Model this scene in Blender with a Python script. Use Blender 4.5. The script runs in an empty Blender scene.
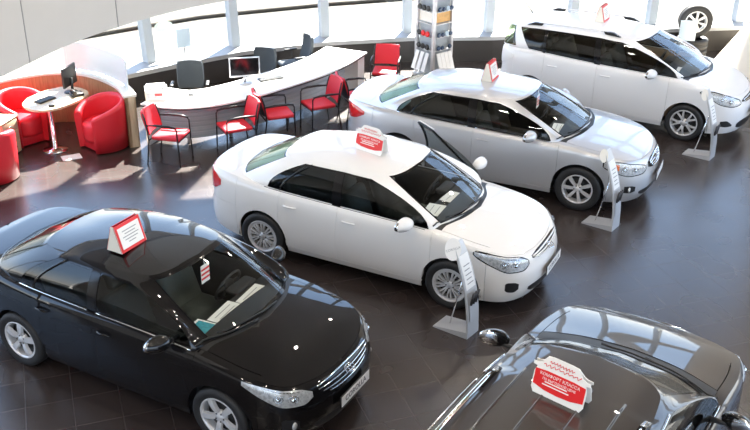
import bpy, bmesh, math, random
from mathutils import Vector, Matrix
from math import sin, cos, pi, sqrt, radians, atan2
random.seed(7)
scene = bpy.context.scene
COL = scene.collection
V = Vector

# ------------------------------------------------------------------ materials
def new_mat(name):
    m = bpy.data.materials.new(name); m.use_nodes = True
    nt = m.node_tree
    for n in list(nt.nodes): nt.nodes.remove(n)
    out = nt.nodes.new('ShaderNodeOutputMaterial')
    return m, nt, out

def principled(name, color, rough=.5, metal=0., coat=0., noise=0., scale=20., bump=0., trans=0., sheen=0., spec=.5, emit=None, alpha=1.):
    m, nt, out = new_mat(name)
    b = nt.nodes.new('ShaderNodeBsdfPrincipled')
    b.inputs['Base Color'].default_value = (*color, 1)
    b.inputs['Roughness'].default_value = rough
    b.inputs['Metallic'].default_value = metal
    b.inputs['Coat Weight'].default_value = coat
    b.inputs['Coat Roughness'].default_value = .02
    b.inputs['Specular IOR Level'].default_value = spec
    b.inputs['Transmission Weight'].default_value = trans
    b.inputs['Sheen Weight'].default_value = sheen
    if emit:
        b.inputs['Emission Color'].default_value = (*emit[0], 1); b.inputs['Emission Strength'].default_value = emit[1]
    if noise or bump:
        tc = nt.nodes.new('ShaderNodeTexCoord'); nz = nt.nodes.new('ShaderNodeTexNoise')
        nz.inputs['Scale'].default_value = scale; nz.inputs['Detail'].default_value = 4
        nt.links.new(tc.outputs['Object'], nz.inputs['Vector'])
        if noise:
            r = nt.nodes.new('ShaderNodeMix'); r.data_type = 'RGBA'
            r.inputs[6].default_value = (*[c * (1 - noise) for c in color], 1)
            r.inputs[7].default_value = (*[min(1, c * (1 + noise)) for c in color], 1)
            nt.links.new(nz.outputs['Fac'], r.inputs[0]); nt.links.new(r.outputs[2], b.inputs['Base Color'])
        if bump:
            bp = nt.nodes.new('ShaderNodeBump'); bp.inputs['Strength'].default_value = bump; bp.inputs['Distance'].default_value = .01
            nt.links.new(nz.outputs['Fac'], bp.inputs['Height']); nt.links.new(bp.outputs['Normal'], b.inputs['Normal'])
    nt.links.new(b.outputs[0], out.inputs[0])
    return m

def glass(name, tint, refl=1.0, rough=0.0, ior=1.5):
    m, nt, out = new_mat(name)
    t = nt.nodes.new('ShaderNodeBsdfTransparent'); t.inputs[0].default_value = (*tint, 1)
    g = nt.nodes.new('ShaderNodeBsdfGlossy'); g.inputs['Roughness'].default_value = rough
    g.inputs[0].default_value = (refl, refl, refl, 1)
    f = nt.nodes.new('ShaderNodeFresnel'); f.inputs[0].default_value = ior
    geo = nt.nodes.new('ShaderNodeNewGeometry')       # the same reflectance from both sides of a thin pane
    mx = nt.nodes.new('ShaderNodeMixShader')
    ii = nt.nodes.new('ShaderNodeMix'); ii.data_type = 'FLOAT'
    ii.inputs[2].default_value = ior; ii.inputs[3].default_value = 1 / ior
    nt.links.new(geo.outputs['Backfacing'], ii.inputs[0])
    nt.links.new(ii.outputs[0], f.inputs[0])
    nt.links.new(f.outputs[0], mx.inputs[0]); nt.links.new(t.outputs[0], mx.inputs[1]); nt.links.new(g.outputs[0], mx.inputs[2])
    nt.links.new(mx.outputs[0], out.inputs[0])
    return m

def paint(name, color, metal=0., rough=.4):
    return principled(name, color, rough, metal, coat=1.)

M = {}
M['white_paint'] = paint('white_paint', (.80, .785, .765))
M['pearl_paint'] = paint('pearl_paint', (.78, .78, .79))
M['black_paint'] = principled('black_paint', (.0035, .0033, .004), .4, 0., coat=1., spec=.08)
M['silver_paint'] = paint('silver_paint', (.58, .585, .60), .5, .32)
M['brown_paint'] = principled('brown_paint', (.034, .028, .025), .4, .15, coat=1., spec=.25)
M['car_glass'] = glass('car_glass', (.50, .54, .52))
M['windscreen'] = glass('windscreen', (.90, .93, .91))
M['rear_glass'] = glass('rear_glass', (.50, .60, .46), refl=.55, ior=1.4)
M['dark_glass'] = glass('dark_glass', (.20, .22, .22))
M['clear_glass'] = glass('clear_glass', (.95, .97, .97), ior=1.35)
M['black_plastic'] = principled('black_plastic', (.012, .012, .013), .45)
M['gloss_black'] = principled('gloss_black', (.006, .006, .007), .12)
M['cabin_dark'] = principled('cabin_dark', (.018, .018, .019), .7, noise=.2)
M['cabin_grey'] = principled('cabin_grey', (.07, .078, .075), .75, noise=.15)
M['cabin_tan'] = principled('cabin_tan', (.22, .15, .09), .6, noise=.2)
M['seat_grey'] = principled('seat_grey', (.14, .16, .15), .8, noise=.15, scale=60)
M['seat_tan'] = principled('seat_tan', (.28, .22, .15), .7, noise=.15, scale=60)
M['headliner'] = principled('headliner', (.45, .43, .39), .9)
M['chrome'] = principled('chrome', (.85, .86, .87), .08, 1.)
M['alloy'] = principled('alloy', (.66, .66, .67), .32, .35)
M['rubber'] = principled('rubber', (.014, .014, .015), .65, noise=.2, scale=80)
M['lamp_bowl'] = principled('lamp_bowl', (.56, .57, .59), .2, .3, noise=.75, scale=34)
M['lens'] = glass('lens', (.95, .96, .97), ior=1.45)
M['red_lens'] = principled('red_lens', (.55, .01, .015), .1, coat=1.)
M['amber'] = principled('amber', (.9, .18, .02), .15, coat=1.)
M['white_plastic'] = principled('white_plastic', (.8, .8, .8), .35)
M['paper'] = principled('paper', (.83, .83, .82), .6)
M['blue_print'] = principled('blue_print', (.05, .30, .38), .4, noise=.8, scale=30)
M['sign_white'] = principled('sign_white', (.86, .85, .83), .45)
M['sign_cream'] = principled('sign_cream', (.80, .76, .68), .5)
M['sign_red'] = principled('sign_red', (.72, .018, .022), .4)
M['ink'] = principled('ink', (.03, .03, .035), .5)
M['grey_ink'] = principled('grey_ink', (.30, .31, .33), .5)
M['green_ink'] = principled('green_ink', (.55, .66, .55), .5)
M['red_leather'] = principled('red_leather', (.68, .022, .035), .42, noise=.06, bump=.15, scale=120)
M['red_fabric'] = principled('red_fabric', (.66, .022, .04), .6, noise=.08, scale=150)
M['black_metal'] = principled('black_metal', (.012, .012, .013), .35, .3)
M['office_fabric'] = principled('office_fabric', (.035, .045, .055), .75, noise=.3, scale=90)
M['desk_white'] = principled('desk_white', (.84, .82, .79), .35)
M['steel'] = principled('steel', (.62, .62, .64), .35, .45)
M['stand_grey'] = principled('stand_grey', (.52, .53, .55), .35, .25)
M['brushed'] = principled('brushed', (.55, .56, .58), .35, .4)
M['white_frame'] = principled('white_frame', (.36, .40, .44), .45)
M['low_wall'] = principled('low_wall', (.022, .019, .018), .5)
M['panel_grey'] = principled('panel_grey', (.60, .60, .605), .6, noise=.03, scale=3)
M['panel_cream'] = principled('panel_cream', (.62, .55, .45), .6, noise=.03, scale=2)
M['ceiling_mat'] = principled('ceiling_mat', (.30, .265, .24), .8, noise=.05, scale=2)
M['plaster'] = principled('plaster', (.55, .53, .51), .8, noise=.04, scale=3)
M['sill_grey'] = principled('sill_grey', (.30, .31, .32), .5)
M['frost'] = principled('frost', (.80, .90, .92), .35, trans=.35)
M['screen'] = principled('screen', (.008, .008, .009), .12)
M['silver_plastic'] = principled('silver_plastic', (.55, .55, .57), .3, .5)
M['asphalt'] = principled('asphalt', (.066, .060, .049), .9, noise=.06, scale=.6)
M['kerb'] = principled('kerb', (.065, .055, .042), .9, noise=.2, scale=4)
M['rail_white'] = principled('rail_white', (.75, .75, .73), .6)
M['navy'] = principled('navy', (.02, .05, .11), .3)
M['ice'] = principled('ice', (.50, .62, .72), .35)
M['orange_box'] = principled('orange_box', (.75, .42, .14), .5, noise=.3, scale=14)
M['lamp_glow'] = principled('lamp_glow', (.9, .85, .75), .4, emit=((1, .84, .62), 30.))

def wood(name, c1, c2):
    m, nt, out = new_mat(name)
    b = nt.nodes.new('ShaderNodeBsdfPrincipled'); b.inputs['Roughness'].default_value = .4
    tc = nt.nodes.new('ShaderNodeTexCoord'); mp = nt.nodes.new('ShaderNodeMapping'); mp.inputs['Scale'].default_value = (14, 14, 1.2)
    nz = nt.nodes.new('ShaderNodeTexNoise'); nz.inputs['Scale'].default_value = 3; nz.inputs['Detail'].default_value = 6
    r = nt.nodes.new('ShaderNodeValToRGB'); r.color_ramp.elements[0].position = .3; r.color_ramp.elements[1].position = .7
    r.color_ramp.elements[0].color = (*c1, 1); r.color_ramp.elements[1].color = (*c2, 1)
    nt.links.new(tc.outputs['Object'], mp.inputs[0]); nt.links.new(mp.outputs[0], nz.inputs['Vector'])
    nt.links.new(nz.outputs['Fac'], r.inputs[0]); nt.links.new(r.outputs[0], b.inputs['Base Color']); nt.links.new(b.outputs[0], out.inputs[0])
    return m
M['wood'] = wood('wood', (.36, .19, .09), (.50, .29, .15))
M['pale_wood'] = wood('pale_wood', (.55, .42, .27), (.66, .52, .36))

def floor_mat():
    m, nt, out = new_mat('floor_tiles')
    b = nt.nodes.new('ShaderNodeBsdfPrincipled')
    tc = nt.nodes.new('ShaderNodeTexCoord'); mp = nt.nodes.new('ShaderNodeMapping')
    mp.inputs['Rotation'].default_value = (0, 0, radians(70)); mp.inputs['Location'].default_value = (.13, .21, 0)
    br = nt.nodes.new('ShaderNodeTexBrick')
    br.offset = 0.0; br.squash = 1.0
    br.inputs['Scale'].default_value = 1.0
    br.inputs['Brick Width'].default_value = .455; br.inputs['Row Height'].default_value = .455
    br.inputs['Mortar Size'].default_value = .004; br.inputs['Mortar Smooth'].default_value = .3
    br.inputs['Color1'].default_value = (.031, .023, .021, 1); br.inputs['Color2'].default_value = (.040, .030, .0275, 1)
    br.inputs['Mortar'].default_value = (.060, .050, .046, 1)
    nt.links.new(tc.outputs['Object'], mp.inputs[0]); nt.links.new(mp.outputs[0], br.inputs['Vector'])
    nz = nt.nodes.new('ShaderNodeTexNoise'); nz.inputs['Scale'].default_value = 1.3; nz.inputs['Detail'].default_value = 2
    nt.links.new(tc.outputs['Object'], nz.inputs['Vector'])
    mr = nt.nodes.new('ShaderNodeMapRange'); mr.inputs[3].default_value = .22; mr.inputs[4].default_value = .31
    nt.links.new(nz.outputs['Fac'], mr.inputs[0]); nt.links.new(mr.outputs[0], b.inputs['Roughness'])
    nt.links.new(br.outputs['Color'], b.inputs['Base Color'])
    bp = nt.nodes.new('ShaderNodeBump'); bp.inputs['Strength'].default_value = .25; bp.inputs['Distance'].default_value = .003; bp.invert = True
    nt.links.new(br.outputs['Fac'], bp.inputs['Height']); nt.links.new(bp.outputs['Normal'], b.inputs['Normal'])
    b.inputs['Specular IOR Level'].default_value = .85
    nt.links.new(b.outputs[0], out.inputs[0])
    return m
M['floor'] = floor_mat()

# ------------------------------------------------------------------ object helpers
def tag(o, label=None, cat=None, group=None, kind=None):
    if label: o['label'] = label
    if cat: o['category'] = cat
    if group: o['group'] = group
    if kind: o['kind'] = kind
    return o

def empty(name, loc=(0, 0, 0), rz=0., label=None, cat=None, group=None):
    o = bpy.data.objects.new(name, None); COL.objects.link(o)
    o.location = loc; o.rotation_euler = (0, 0, rz); o.empty_display_size = .2
    return tag(o, label, cat, group)

def link(name, bm, mats, parent=None, label=None):
    me = bpy.data.meshes.new(name)
    bm.normal_update()
    bm.to_mesh(me); bm.free()
    if not isinstance(mats, (list, tuple)): mats = [mats]
    for m in mats: me.materials.append(M[m] if isinstance(m, str) else m)
    o = bpy.data.objects.new(name, me); COL.objects.link(o)
    if parent: o.parent = parent
    if label: o['label'] = label
    return o

def copy_tree(o, parent=None):
    c = o.copy(); COL.objects.link(c)
    if parent is not None:
        c.parent = parent; c.matrix_parent_inverse = o.matrix_parent_inverse.copy()
    for ch in list(o.children): copy_tree(ch, c)
    return c

def nbm(): return bmesh.new()

def box(bm, c, s, mat=0, bev=0., rot=None, seg=2):
    r = bmesh.ops.create_cube(bm, size=1)
    vs = r['verts']
    bmesh.ops.scale(bm, vec=V(s), verts=vs)
    if bev:
        es = list({e for v in vs for e in v.link_edges})
        g = bmesh.ops.bevel(bm, geom=es, offset=bev, segments=seg, affect='EDGES', profile=.5)
        vs = list({v for f in g['faces'] for v in f.verts} | {v for v in vs if v.is_valid})
        seen = set(vs); st = list(vs)
        while st:
            v = st.pop()
            for e in v.link_edges:
                w = e.other_vert(v)
                if w not in seen: seen.add(w); st.append(w)
        vs = list(seen)
    if rot is not None: bmesh.ops.rotate(bm, cent=(0, 0, 0), matrix=rot, verts=vs)
    bmesh.ops.translate(bm, vec=V(c), verts=vs)
    for f in {f for v in vs for f in v.link_faces}:
        f.material_index = mat
        if bev: f.smooth = True
    return vs

def tube(bm, pts, r, n=8, mat=0, closed=False, cap=True):
    pts = [V(p) for p in pts]; rings = []; N = len(pts)
    up = None
    for i, p in enumerate(pts):
        a = pts[(i - 1) % N] if (closed or i > 0) else p
        b = pts[(i + 1) % N] if (closed or i < N - 1) else p
        d = (b - a).normalized()
        if up is None:
            up = V((0, 0, 1)) if abs(d.z) < .9 else V((1, 0, 0))
        x = up - d * up.dot(d)
        if x.length < 1e-5: x = d.orthogonal()
        x.normalize(); y = d.cross(x); up = x
        rr = r[i] if isinstance(r, (list, tuple)) else r
        rings.append([bm.verts.new(p + (x * cos(2 * pi * k / n) + y * sin(2 * pi * k / n)) * rr) for k in range(n)])
    rng = range(N if closed else N - 1)
    for i in rng:
        A, B = rings[i], rings[(i + 1) % N]
        for k in range(n):
            f = bm.faces.new((A[k], A[(k + 1) % n], B[(k + 1) % n], B[k])); f.smooth = True; f.material_index = mat
    if cap and not closed:
        f = bm.faces.new(rings[0][::-1]); f.material_index = mat
        f = bm.faces.new(rings[-1]); f.material_index = mat

def lathe(bm, prof, n=32, mat=0, axis='z', c=(0, 0, 0), a0=0., a1=2 * pi):
    full = abs(a1 - a0 - 2 * pi) < 1e-6
    cols = n if full else n + 1
    g = []
    for i in range(cols):
        a = a0 + (a1 - a0) * i / n; ca, sa = cos(a), sin(a); row = []
        for (r, h) in prof:
            p = {'z': (r * ca, r * sa, h), 'y': (r * ca, h, r * sa), 'x': (h, r * ca, r * sa)}[axis]
            row.append(bm.verts.new(V(p) + V(c)))
        g.append(row)
    fs = []
    for i in range(n):
        A, B = g[i], g[(i + 1) % cols]
        for j in range(len(prof) - 1):
            q = [A[j], B[j], B[j + 1], A[j + 1]]
            try:
                f = bm.faces.new(q); f.smooth = True; f.material_index = mat; fs.append(f)
            except ValueError: pass
    return fs

def fix_normals(bm): bmesh.ops.recalc_face_normals(bm, faces=bm.faces[:])

def prism(bm, poly, z0, z1, mat=0):
    """extruded plan polygon"""
    b = [bm.verts.new((x, y, z0)) for x, y in poly]; t = [bm.verts.new((x, y, z1)) for x, y in poly]
    fs = [bm.faces.new(b[::-1]), bm.faces.new(t)]
    n = len(poly)
    for i in range(n): fs.append(bm.faces.new((b[i], b[(i + 1) % n], t[(i + 1) % n], t[i])))
    for f in fs: f.material_index = mat
    return b + t

def slab(bm, poly3, d, mat=0):
    """extrude a 3-D polygon by vector d"""
    a = [bm.verts.new(V(p)) for p in poly3]; b = [bm.verts.new(V(p) + V(d)) for p in poly3]
    n = len(a); fs = [bm.faces.new(a), bm.faces.new(b[::-1])]
    for i in range(n): fs.append(bm.faces.new((a[i], b[i], b[(i + 1) % n], a[(i + 1) % n])))
    for f in fs: f.material_index = mat

def text_obj(name, s, size, mat, parent, mtx, ext=.001, align='CENTER'):
    cu = bpy.data.curves.new(name, 'FONT'); cu.body = s; cu.size = size; cu.extrude = ext
    cu.align_x = align; cu.align_y = 'CENTER'; cu.resolution_u = 3
    o = bpy.data.objects.new(name + '_src', cu); COL.objects.link(o)
    dg = bpy.context.evaluated_depsgraph_get()
    me = bpy.data.meshes.new_from_object(o.evaluated_get(dg))
    bpy.data.objects.remove(o); bpy.data.curves.remove(cu)
    me.materials.clear(); me.materials.append(M[mat])
    me.transform(mtx)
    t = bpy.data.objects.new(name, me); COL.objects.link(t); t.parent = parent
    return t

def frame_mtx(o, x, y):
    x = V(x).normalized(); y = V(y); y = (y - x * y.dot(x)).normalized(); z = x.cross(y)
    return Matrix(((x.x, y.x, z.x, o[0]), (x.y, y.y, z.y, o[1]), (x.z, y.z, z.z, o[2]), (0, 0, 0, 1)))

def pchip(pts):
    pts = sorted(pts); xs = [p[0] for p in pts]; ys = [p[1] for p in pts]; n = len(xs)
    h = [xs[i + 1] - xs[i] for i in range(n - 1)]; dl = [(ys[i + 1] - ys[i]) / h[i] for i in range(n - 1)]
    m = [0.] * n
    m[0], m[-1] = dl[0], dl[-1]
    for i in range(1, n - 1):
        if dl[i - 1] * dl[i] > 0:
            w1, w2 = 2 * h[i] + h[i - 1], h[i] + 2 * h[i - 1]
            m[i] = (w1 + w2) / (w1 / dl[i - 1] + w2 / dl[i])
    def f(x):
        if x <= xs[0]: return ys[0]
        if x >= xs[-1]: return ys[-1]
        lo, hi = 0, n - 1
        while hi - lo > 1:
            k = (lo + hi) // 2
            if xs[k] <= x: lo = k
            else: hi = k
        t = (x - xs[lo]) / h[lo]; a, b = ys[lo], ys[hi]
        return (2*t**3-3*t*t+1)*a + (t**3-2*t*t+t)*h[lo]*m[lo] + (-2*t**3+3*t*t)*b + (t**3-t*t)*h[lo]*m[hi]
    return f

def grid(bm, pts, th=0., mat=0, mat_in=None, center=None, smooth=True, close=False):
    """quad grid of points -> outer skin; th>0 adds an inner skin and rims (own vertices, so the edges stay crisp)"""
    n, m = len(pts), len(pts[0])
    pts = [[V(p) for p in r] for r in pts]
    nor = [[None] * m for _ in range(n)]
    s = 0.; c = V(center) if center is not None else V((0, 0, 0))
    for i in range(n):
        for j in range(m):
            a = pts[min(i + 1, n - 1)][j] - pts[max(i - 1, 0)][j]; b = pts[i][min(j + 1, m - 1)] - pts[i][max(j - 1, 0)]
            q = a.cross(b)
            if q.length > 1e-12: q.normalize()
            nor[i][j] = q; s += q.dot(pts[i][j] - c)
    sg = 1 if s >= 0 else -1
    def skin(P, mi, flip):
        vs = [[bm.verts.new(p) for p in r] for r in P]
        for i in range(n - 1):
            for j in range(m - 1):
                q = [vs[i][j], vs[i + 1][j], vs[i + 1][j + 1], vs[i][j + 1]]
                if flip: q.reverse()
                # drop collapsed corners
                u = []
                for v in q:
                    if not u or (v.co - u[-1].co).length > 1e-6: u.append(v)
                if len(u) > 1 and (u[0].co - u[-1].co).length <= 1e-6: u.pop()
                if len(u) < 3: continue
                f = bm.faces.new(u); f.smooth = smooth; f.material_index = mi
    skin(pts, mat, sg < 0)
    if th:
        inn = [[pts[i][j] - nor[i][j] * (sg * th) for j in range(m)] for i in range(n)]
        mi = mat if mat_in is None else mat_in
        skin(inn, mi, sg > 0)
        rim = [(i, 0) for i in range(n)] + [(n - 1, j) for j in range(1, m)] + [(i, m - 1) for i in range(n - 2, -1, -1)] + [(0, j) for j in range(m - 2, 0, -1)]
        o = [bm.verts.new(pts[i][j]) for i, j in rim]; k = [bm.verts.new(inn[i][j]) for i, j in rim]
        L = len(rim)
        for a in range(L):
            b = (a + 1) % L
            if (o[a].co - o[b].co).length < 1e-6: continue
            q = (o[a], o[b], k[b], k[a]) if sg < 0 else (o[b], o[a], k[a], k[b])
            f = bm.faces.new(q); f.material_index = mat
# ------------------------------------------------------------------ car bodies
def catmull(pts, per=24):
    P = [V((p[0], p[1], 0)) for p in pts]
    P = [V((P[1].x, -P[1].y, 0))] + P + [V((P[-2].x, -P[-2].y, 0))]
    out = []
    for i in range(1, len(P) - 2):
        p0, p1, p2, p3 = P[i-1:i+3]
        for k in range(per):
            t = k / per
            out.append(.5 * (2*p1 + (p2-p0)*t + (2*p0-5*p1+4*p2-p3)*t*t + (3*p1-p0-3*p2+p3)*t**3))
    out.append(P[-2])
    return out

class Body:
    def __init__(s, sp):
        s.sp = sp
        pl = catmull(sp['outline']); s.pl = pl
        L = [0.]
        for a, b in zip(pl, pl[1:]): L.append(L[-1] + (b - a).length)
        s.S = L[-1]
        s.fx = pchip([(l + i*1e-9, p.x) for i, (l, p) in enumerate(zip(L, pl))]); s.fy = pchip([(l + i*1e-9, p.y) for i, (l, p) in enumerate(zip(L, pl))])
        xs = sorted((p.x + (len(L)-i)*1e-7, l) for i, (l, p) in enumerate(zip(L, pl)))
        s.s_of_x = pchip(xs)
        s.F, s.Sd, s.B = pchip(sp['F']), pchip(sp['S']), pchip(sp['B'])
        s.T = pchip(sp['T']); s.Zb = pchip(sp['Zb']); s.crF = pchip(sp['hood_crown']); s.crR = pchip(sp['deck_crown'])
        s.axles = sp['axles']; s.R = sp['tyre_r']; s.Ra = sp['arch_r']
        st = sp['stations']; s.st = st; s.K = len(st) - 1
        s.gb = [pchip([(i, q[1][a]) for i, q in enumerate(st)]) for a in range(3)]
        s.gt = [pchip([(i, q[2][a]) for i, q in enumerate(st)]) for a in range(3)]
        s.gbul = pchip([(i, q[3]) for i, q in enumerate(st)]); s.gpx = pchip([(i, q[4]) for i, q in enumerate(st)])
        s.zc = pchip(sp['roof_z'])
        s.k = {q[0]: i for i, q in enumerate(st)}
    def nrm(s, a):
        d = 1e-3; a0, a1 = max(0, a - d), min(s.S, a + d)
        t = V((s.fx(a1) - s.fx(a0), s.fy(a1) - s.fy(a0), 0))
        n = V((-t.y, t.x, 0)) if True else t
        n.normalize()
        if a < 1e-6: n = V((1, 0, 0))
        if a > s.S - 1e-6: n = V((-1, 0, 0))
        # outline runs front -> left side -> rear, so outward is to its left-hand side mirrored
        c = V((s.fx(a) * .35, 0, 0)) if False else V((0, 0, 0))
        if n.dot(V((s.fx(a), s.fy(a) * 3, 0))) < 0: n = -n
        return n
    def ztop(s, a): return s.T(s.fx(a))
    def zbot(s, a):
        x = s.fx(a); z = s.Zb(x)
        for xa in s.axles:
            d = abs(x - xa)
            if d < s.Ra and s.fy(a) > .4: z = max(z, s.R + sqrt(max(0, s.Ra**2 - d*d)))
        return z
    def P(s, a, z, off=0.):
        """a: signed arc length from the front centre (left +); beyond S it comes round the tail to the right side"""
        sg = 1
        if a < 0: a, sg = -a, -1
        if a > s.S: a, sg = 2*s.S - a, -sg
        n = s.nrm(a); wf = max(0, n.x)**2; wr = max(0, -n.x)**2; ws = n.y**2
        h = s.ztop(a) - z; r = s.sp.get('shoulder', .05)
        rd = .6 * r * max(0, 1 - h / r)**2
        ins = wf * s.F(z) + ws * s.Sd(z) + wr * s.B(z) + rd - off
        return V((s.fx(a) - n.x * ins, (s.fy(a) - n.y * ins) * sg, z))
    def arch_cols(s, a0, a1, step=.045):
        """arc positions from a0 to a1 (same side, unsigned) with extra samples on the wheel arches"""
        c = [a0]; n = max(2, int(abs(a1 - a0) / step))
        base = [a0 + (a1 - a0) * i / n for i in range(n + 1)]
        extra = []
        for xa in s.axles:
            for i in range(19):
                extra.append(s.s_of_x(xa + s.Ra * cos(pi * i / 18) * .99999))
            extra += [s.s_of_x(xa + s.Ra + 2e-4), s.s_of_x(xa - s.Ra - 2e-4)]
        lo, hi = min(a0, a1), max(a0, a1)
        inar = lambda a: any(abs(s.fx(a) - xa) < s.Ra for xa in s.axles) and s.fy(a) > .4
        cs = sorted([a for a in base if not inar(a) or a in (a0, a1)] + [a for a in extra if lo < a < hi])
        out = [cs[0]]
        for a in cs[1:]:
            if a - out[-1] > 1e-5: out.append(a)
        return out
    def band(s, bm, cols, zlo, zhi, nz=8, th=.015, mat=0, mat_in=1):
        pts = []
        for a in cols:
            u = abs(a) if abs(a) <= s.S else 2*s.S - abs(a)
            z0 = zlo(u) if callable(zlo) else zlo; z1 = zhi(u) if callable(zhi) else zhi
            z0 = min(z0, z1 - .002)
            row = []
            for j in range(nz + 1):
                t = j / nz; t = 1 - (1 - t)**1.35
                row.append(s.P(a, z0 + (z1 - z0) * t))
            pts.append(row)
        x = sum(p[0].x for p in pts) / len(pts)
        grid(bm, pts, th, mat, mat_in, center=(x * .6, 0, .5))
    def patch(s, bm, cols, off=.006, th=.02, mat=0, nz=5, n=16, mat_in=None):
        """raised patch over the band: cols = [(a, zlo, zhi), ...]"""
        cols = sorted(cols); lo = pchip([(c[0], c[1]) for c in cols]) if len(cols) > 2 else None
        f = lambda a, i: (pchip([(c[0], c[i]) for c in cols]))(a)
        pts = []
        for i in range(n + 1):
            a = cols[0][0] + (cols[-1][0] - cols[0][0]) * i / n
            z0, z1 = f(a, 1), f(a, 2)
            e = sin(pi * i / n)**.4 if 0 < i < n else 0
            pts.append([s.P(a, z0 + (z1 - z0) * j / nz, off * (.55 + .45 * e * sin(pi * j / nz)**.5 if 0 < j < nz else .55)) for j in range(nz + 1)])
        c = V((0, 0, .5)); grid(bm, pts, th, mat, mat_in, center=c)
    # deck (hood / boot)
    def edge(s, a): return s.P(a, s.ztop(a))
    def D(s, a, q, crown, off=0.):
        e = s.edge(a); return V((e.x, e.y * q, e.z + crown(e.x) * (1 - abs(q)**2.3) + off))
    def deck(s, bm, a0, a1, q0, q1, crown, n=24, m=20, th=.012, mat=0, mat_in=1):
        pts = []
        for i in range(n + 1):
            a = (a0 if not callable(a0) else a0(0)) + ((a1 if not callable(a1) else a1(0)) - (a0 if not callable(a0) else a0(0))) * i / n
            u0 = q0(a) if callable(q0) else q0; u1 = q1(a) if callable(q1) else q1
            row = []
            for j in range(m + 1):
                q = u0 + (u1 - u0) * j / m
                lo = a0(q) if callable(a0) else a0; hi = a1(q) if callable(a1) else a1
                row.append(s.D(lo + (hi - lo) * i / n, q, crown))
            pts.append(row)
        grid(bm, pts, th, mat, mat_in, center=(pts[n//2][m//2].x, 0, -2))
    # greenhouse
    def G(s, k, t, off=0.):
        sg = 1
        if k < 0: k, sg = -k, -1
        if k > s.K: k, sg = 2*s.K - k, -sg
        b = [f(k) for f in s.gb]; e = [f(k) for f in s.gt]; px = s.gpx(k)
        mid = lambda q: V(((s.gb[0](q)+s.gt[0](q))/2, (s.gb[1](q)+s.gt[1](q))/2, 0))
        d = mid(min(s.K, k + .01)) - mid(max(0, k - .01)); n = V((-d.y, d.x, 0))
        if n.length < 1e-9: n = V((1, 0, 0))
        n.normalize()
        if n.dot(V((mid(k).x - mid(s.K*.5).x, mid(k).y * 3, 0))) < 0: n = -n
        if k < 1e-6: n = V((1, 0, 0))
        if k > s.K - 1e-6: n = V((-1, 0, 0))
        bl = s.gbul(k) * 4 * t * (1 - t) + off - .024 * n.y**2 * max(0, (t - .86) / .14)**2
        return V((b[0] + (e[0]-b[0]) * (t**px if t > 0 else t) + n.x*bl, (b[1] + (e[1]-b[1]) * t + n.y*bl) * sg, b[2] + (e[2]-b[2]) * t + off * .3))
    def greenhouse(s, bm, glassed, seg=6, mats=(0, 1), black=()):
        """glassed: list of (k0,k1,t0,t1) left-hand regions left open; black: (k0,k1) columns in black"""
        for side in (1, -1):
            ks = set(); ts = {0., 1.}
            for g in glassed: ks |= {g[0], g[1]}; ts |= {g[2], g[3]}
            for i in range(s.K + 1): ks.add(float(i))
            ks = sorted(ks); kk = []
            for a, b in zip(ks, ks[1:]):
                for i in range(seg): kk.append(a + (b-a)*i/seg)
            kk.append(ks[-1]); ts = sorted(ts); tt = []
            for a, b in zip(ts, ts[1:]):
                q = 6 if b - a > .3 else 2
                for i in range(q): tt.append(a + (b-a)*i/q)
            tt.append(1.)
            for off, fl in ((0., 0), (-.018, 1)):
                vs = {}
                def gv(i, j):
                    if (i, j) not in vs: vs[i, j] = bm.verts.new(s.G(kk[i], tt[j], off) if side > 0 else V((1, -1, 1)) * s.G(kk[i], tt[j], off))
                    return vs[i, j]
                for i in range(len(kk) - 1):
                    km = (kk[i] + kk[i+1]) / 2
                    for j in range(len(tt) - 1):
                        tm = (tt[j] + tt[j+1]) / 2
                        if any(g[0] < km < g[1] and g[2] < tm < g[3] for g in glassed): continue
                        q = [gv(i, j), gv(i+1, j), gv(i+1, j+1), gv(i, j+1)]
                        if (side > 0) == (fl == 0): q.reverse()
                        f = bm.faces.new(q); f.smooth = True
                        f.material_index = 1 if fl else (2 if any(b[0] < km < b[1] and tm < b[2] for b in black) else 0)
    def pane(s, bm, k0, k1, t0, t1, off=-.004, mg=.03, mgt=.03, n=14, m=8, flip=1):
        ks = [k0, k0 + (k1-k0)*mg] + [k0 + (k1-k0)*(mg + (1-2*mg)*i/n) for i in range(1, n)] + [k1 - (k1-k0)*mg, k1]
        ts = [t0, t0 + (t1-t0)*mgt] + [t0 + (t1-t0)*(mgt + (1-2*mgt)*i/m) for i in range(1, m)] + [t1 - (t1-t0)*mgt, t1]
        vs = [[bm.verts.new(V((1, flip, 1)) * s.G(k, t, off)) for t in ts] for k in ks]
        for i in range(len(ks)-1):
            for j in range(len(ts)-1):
                q = [vs[i][j], vs[i+1][j], vs[i+1][j+1], vs[i][j+1]]
                if flip > 0: q.reverse()
                f = bm.faces.new(q); f.smooth = True
                f.material_index = 1 if i in (0, len(ks)-2) or j in (0, len(ts)-2) else 0
    def roof(s, bm, n=40, m=24, th=.012, mat=0, mat_in=1):
        pts = []
        for i in range(n + 1):
            k = s.K * i / n; x, y, z = s.G(k, 1.)
            pts.append([V((x, y * q, z + (s.zc(x) - z) * (1 - abs(q)**2.8))) for q in [-1 + 2*j/m for j in range(m+1)]])
        grid(bm, pts, th, mat, mat_in, center=(0, 0, -3))
    def roof_pt(s, x, y):
        # height of the roof skin at x, y
        best = None
        for i in range(81):
            k = s.K * i / 80; tx, ty, tz = (f(k) for f in s.gt)
            if best is None or abs(tx - x) < best[0]: best = (abs(tx - x), ty, tz)
        _, ty, tz = best; q = min(1, abs(y) / max(ty, .01))
        return tz + (s.zc(x) - tz) * (1 - q**2.8)

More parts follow.
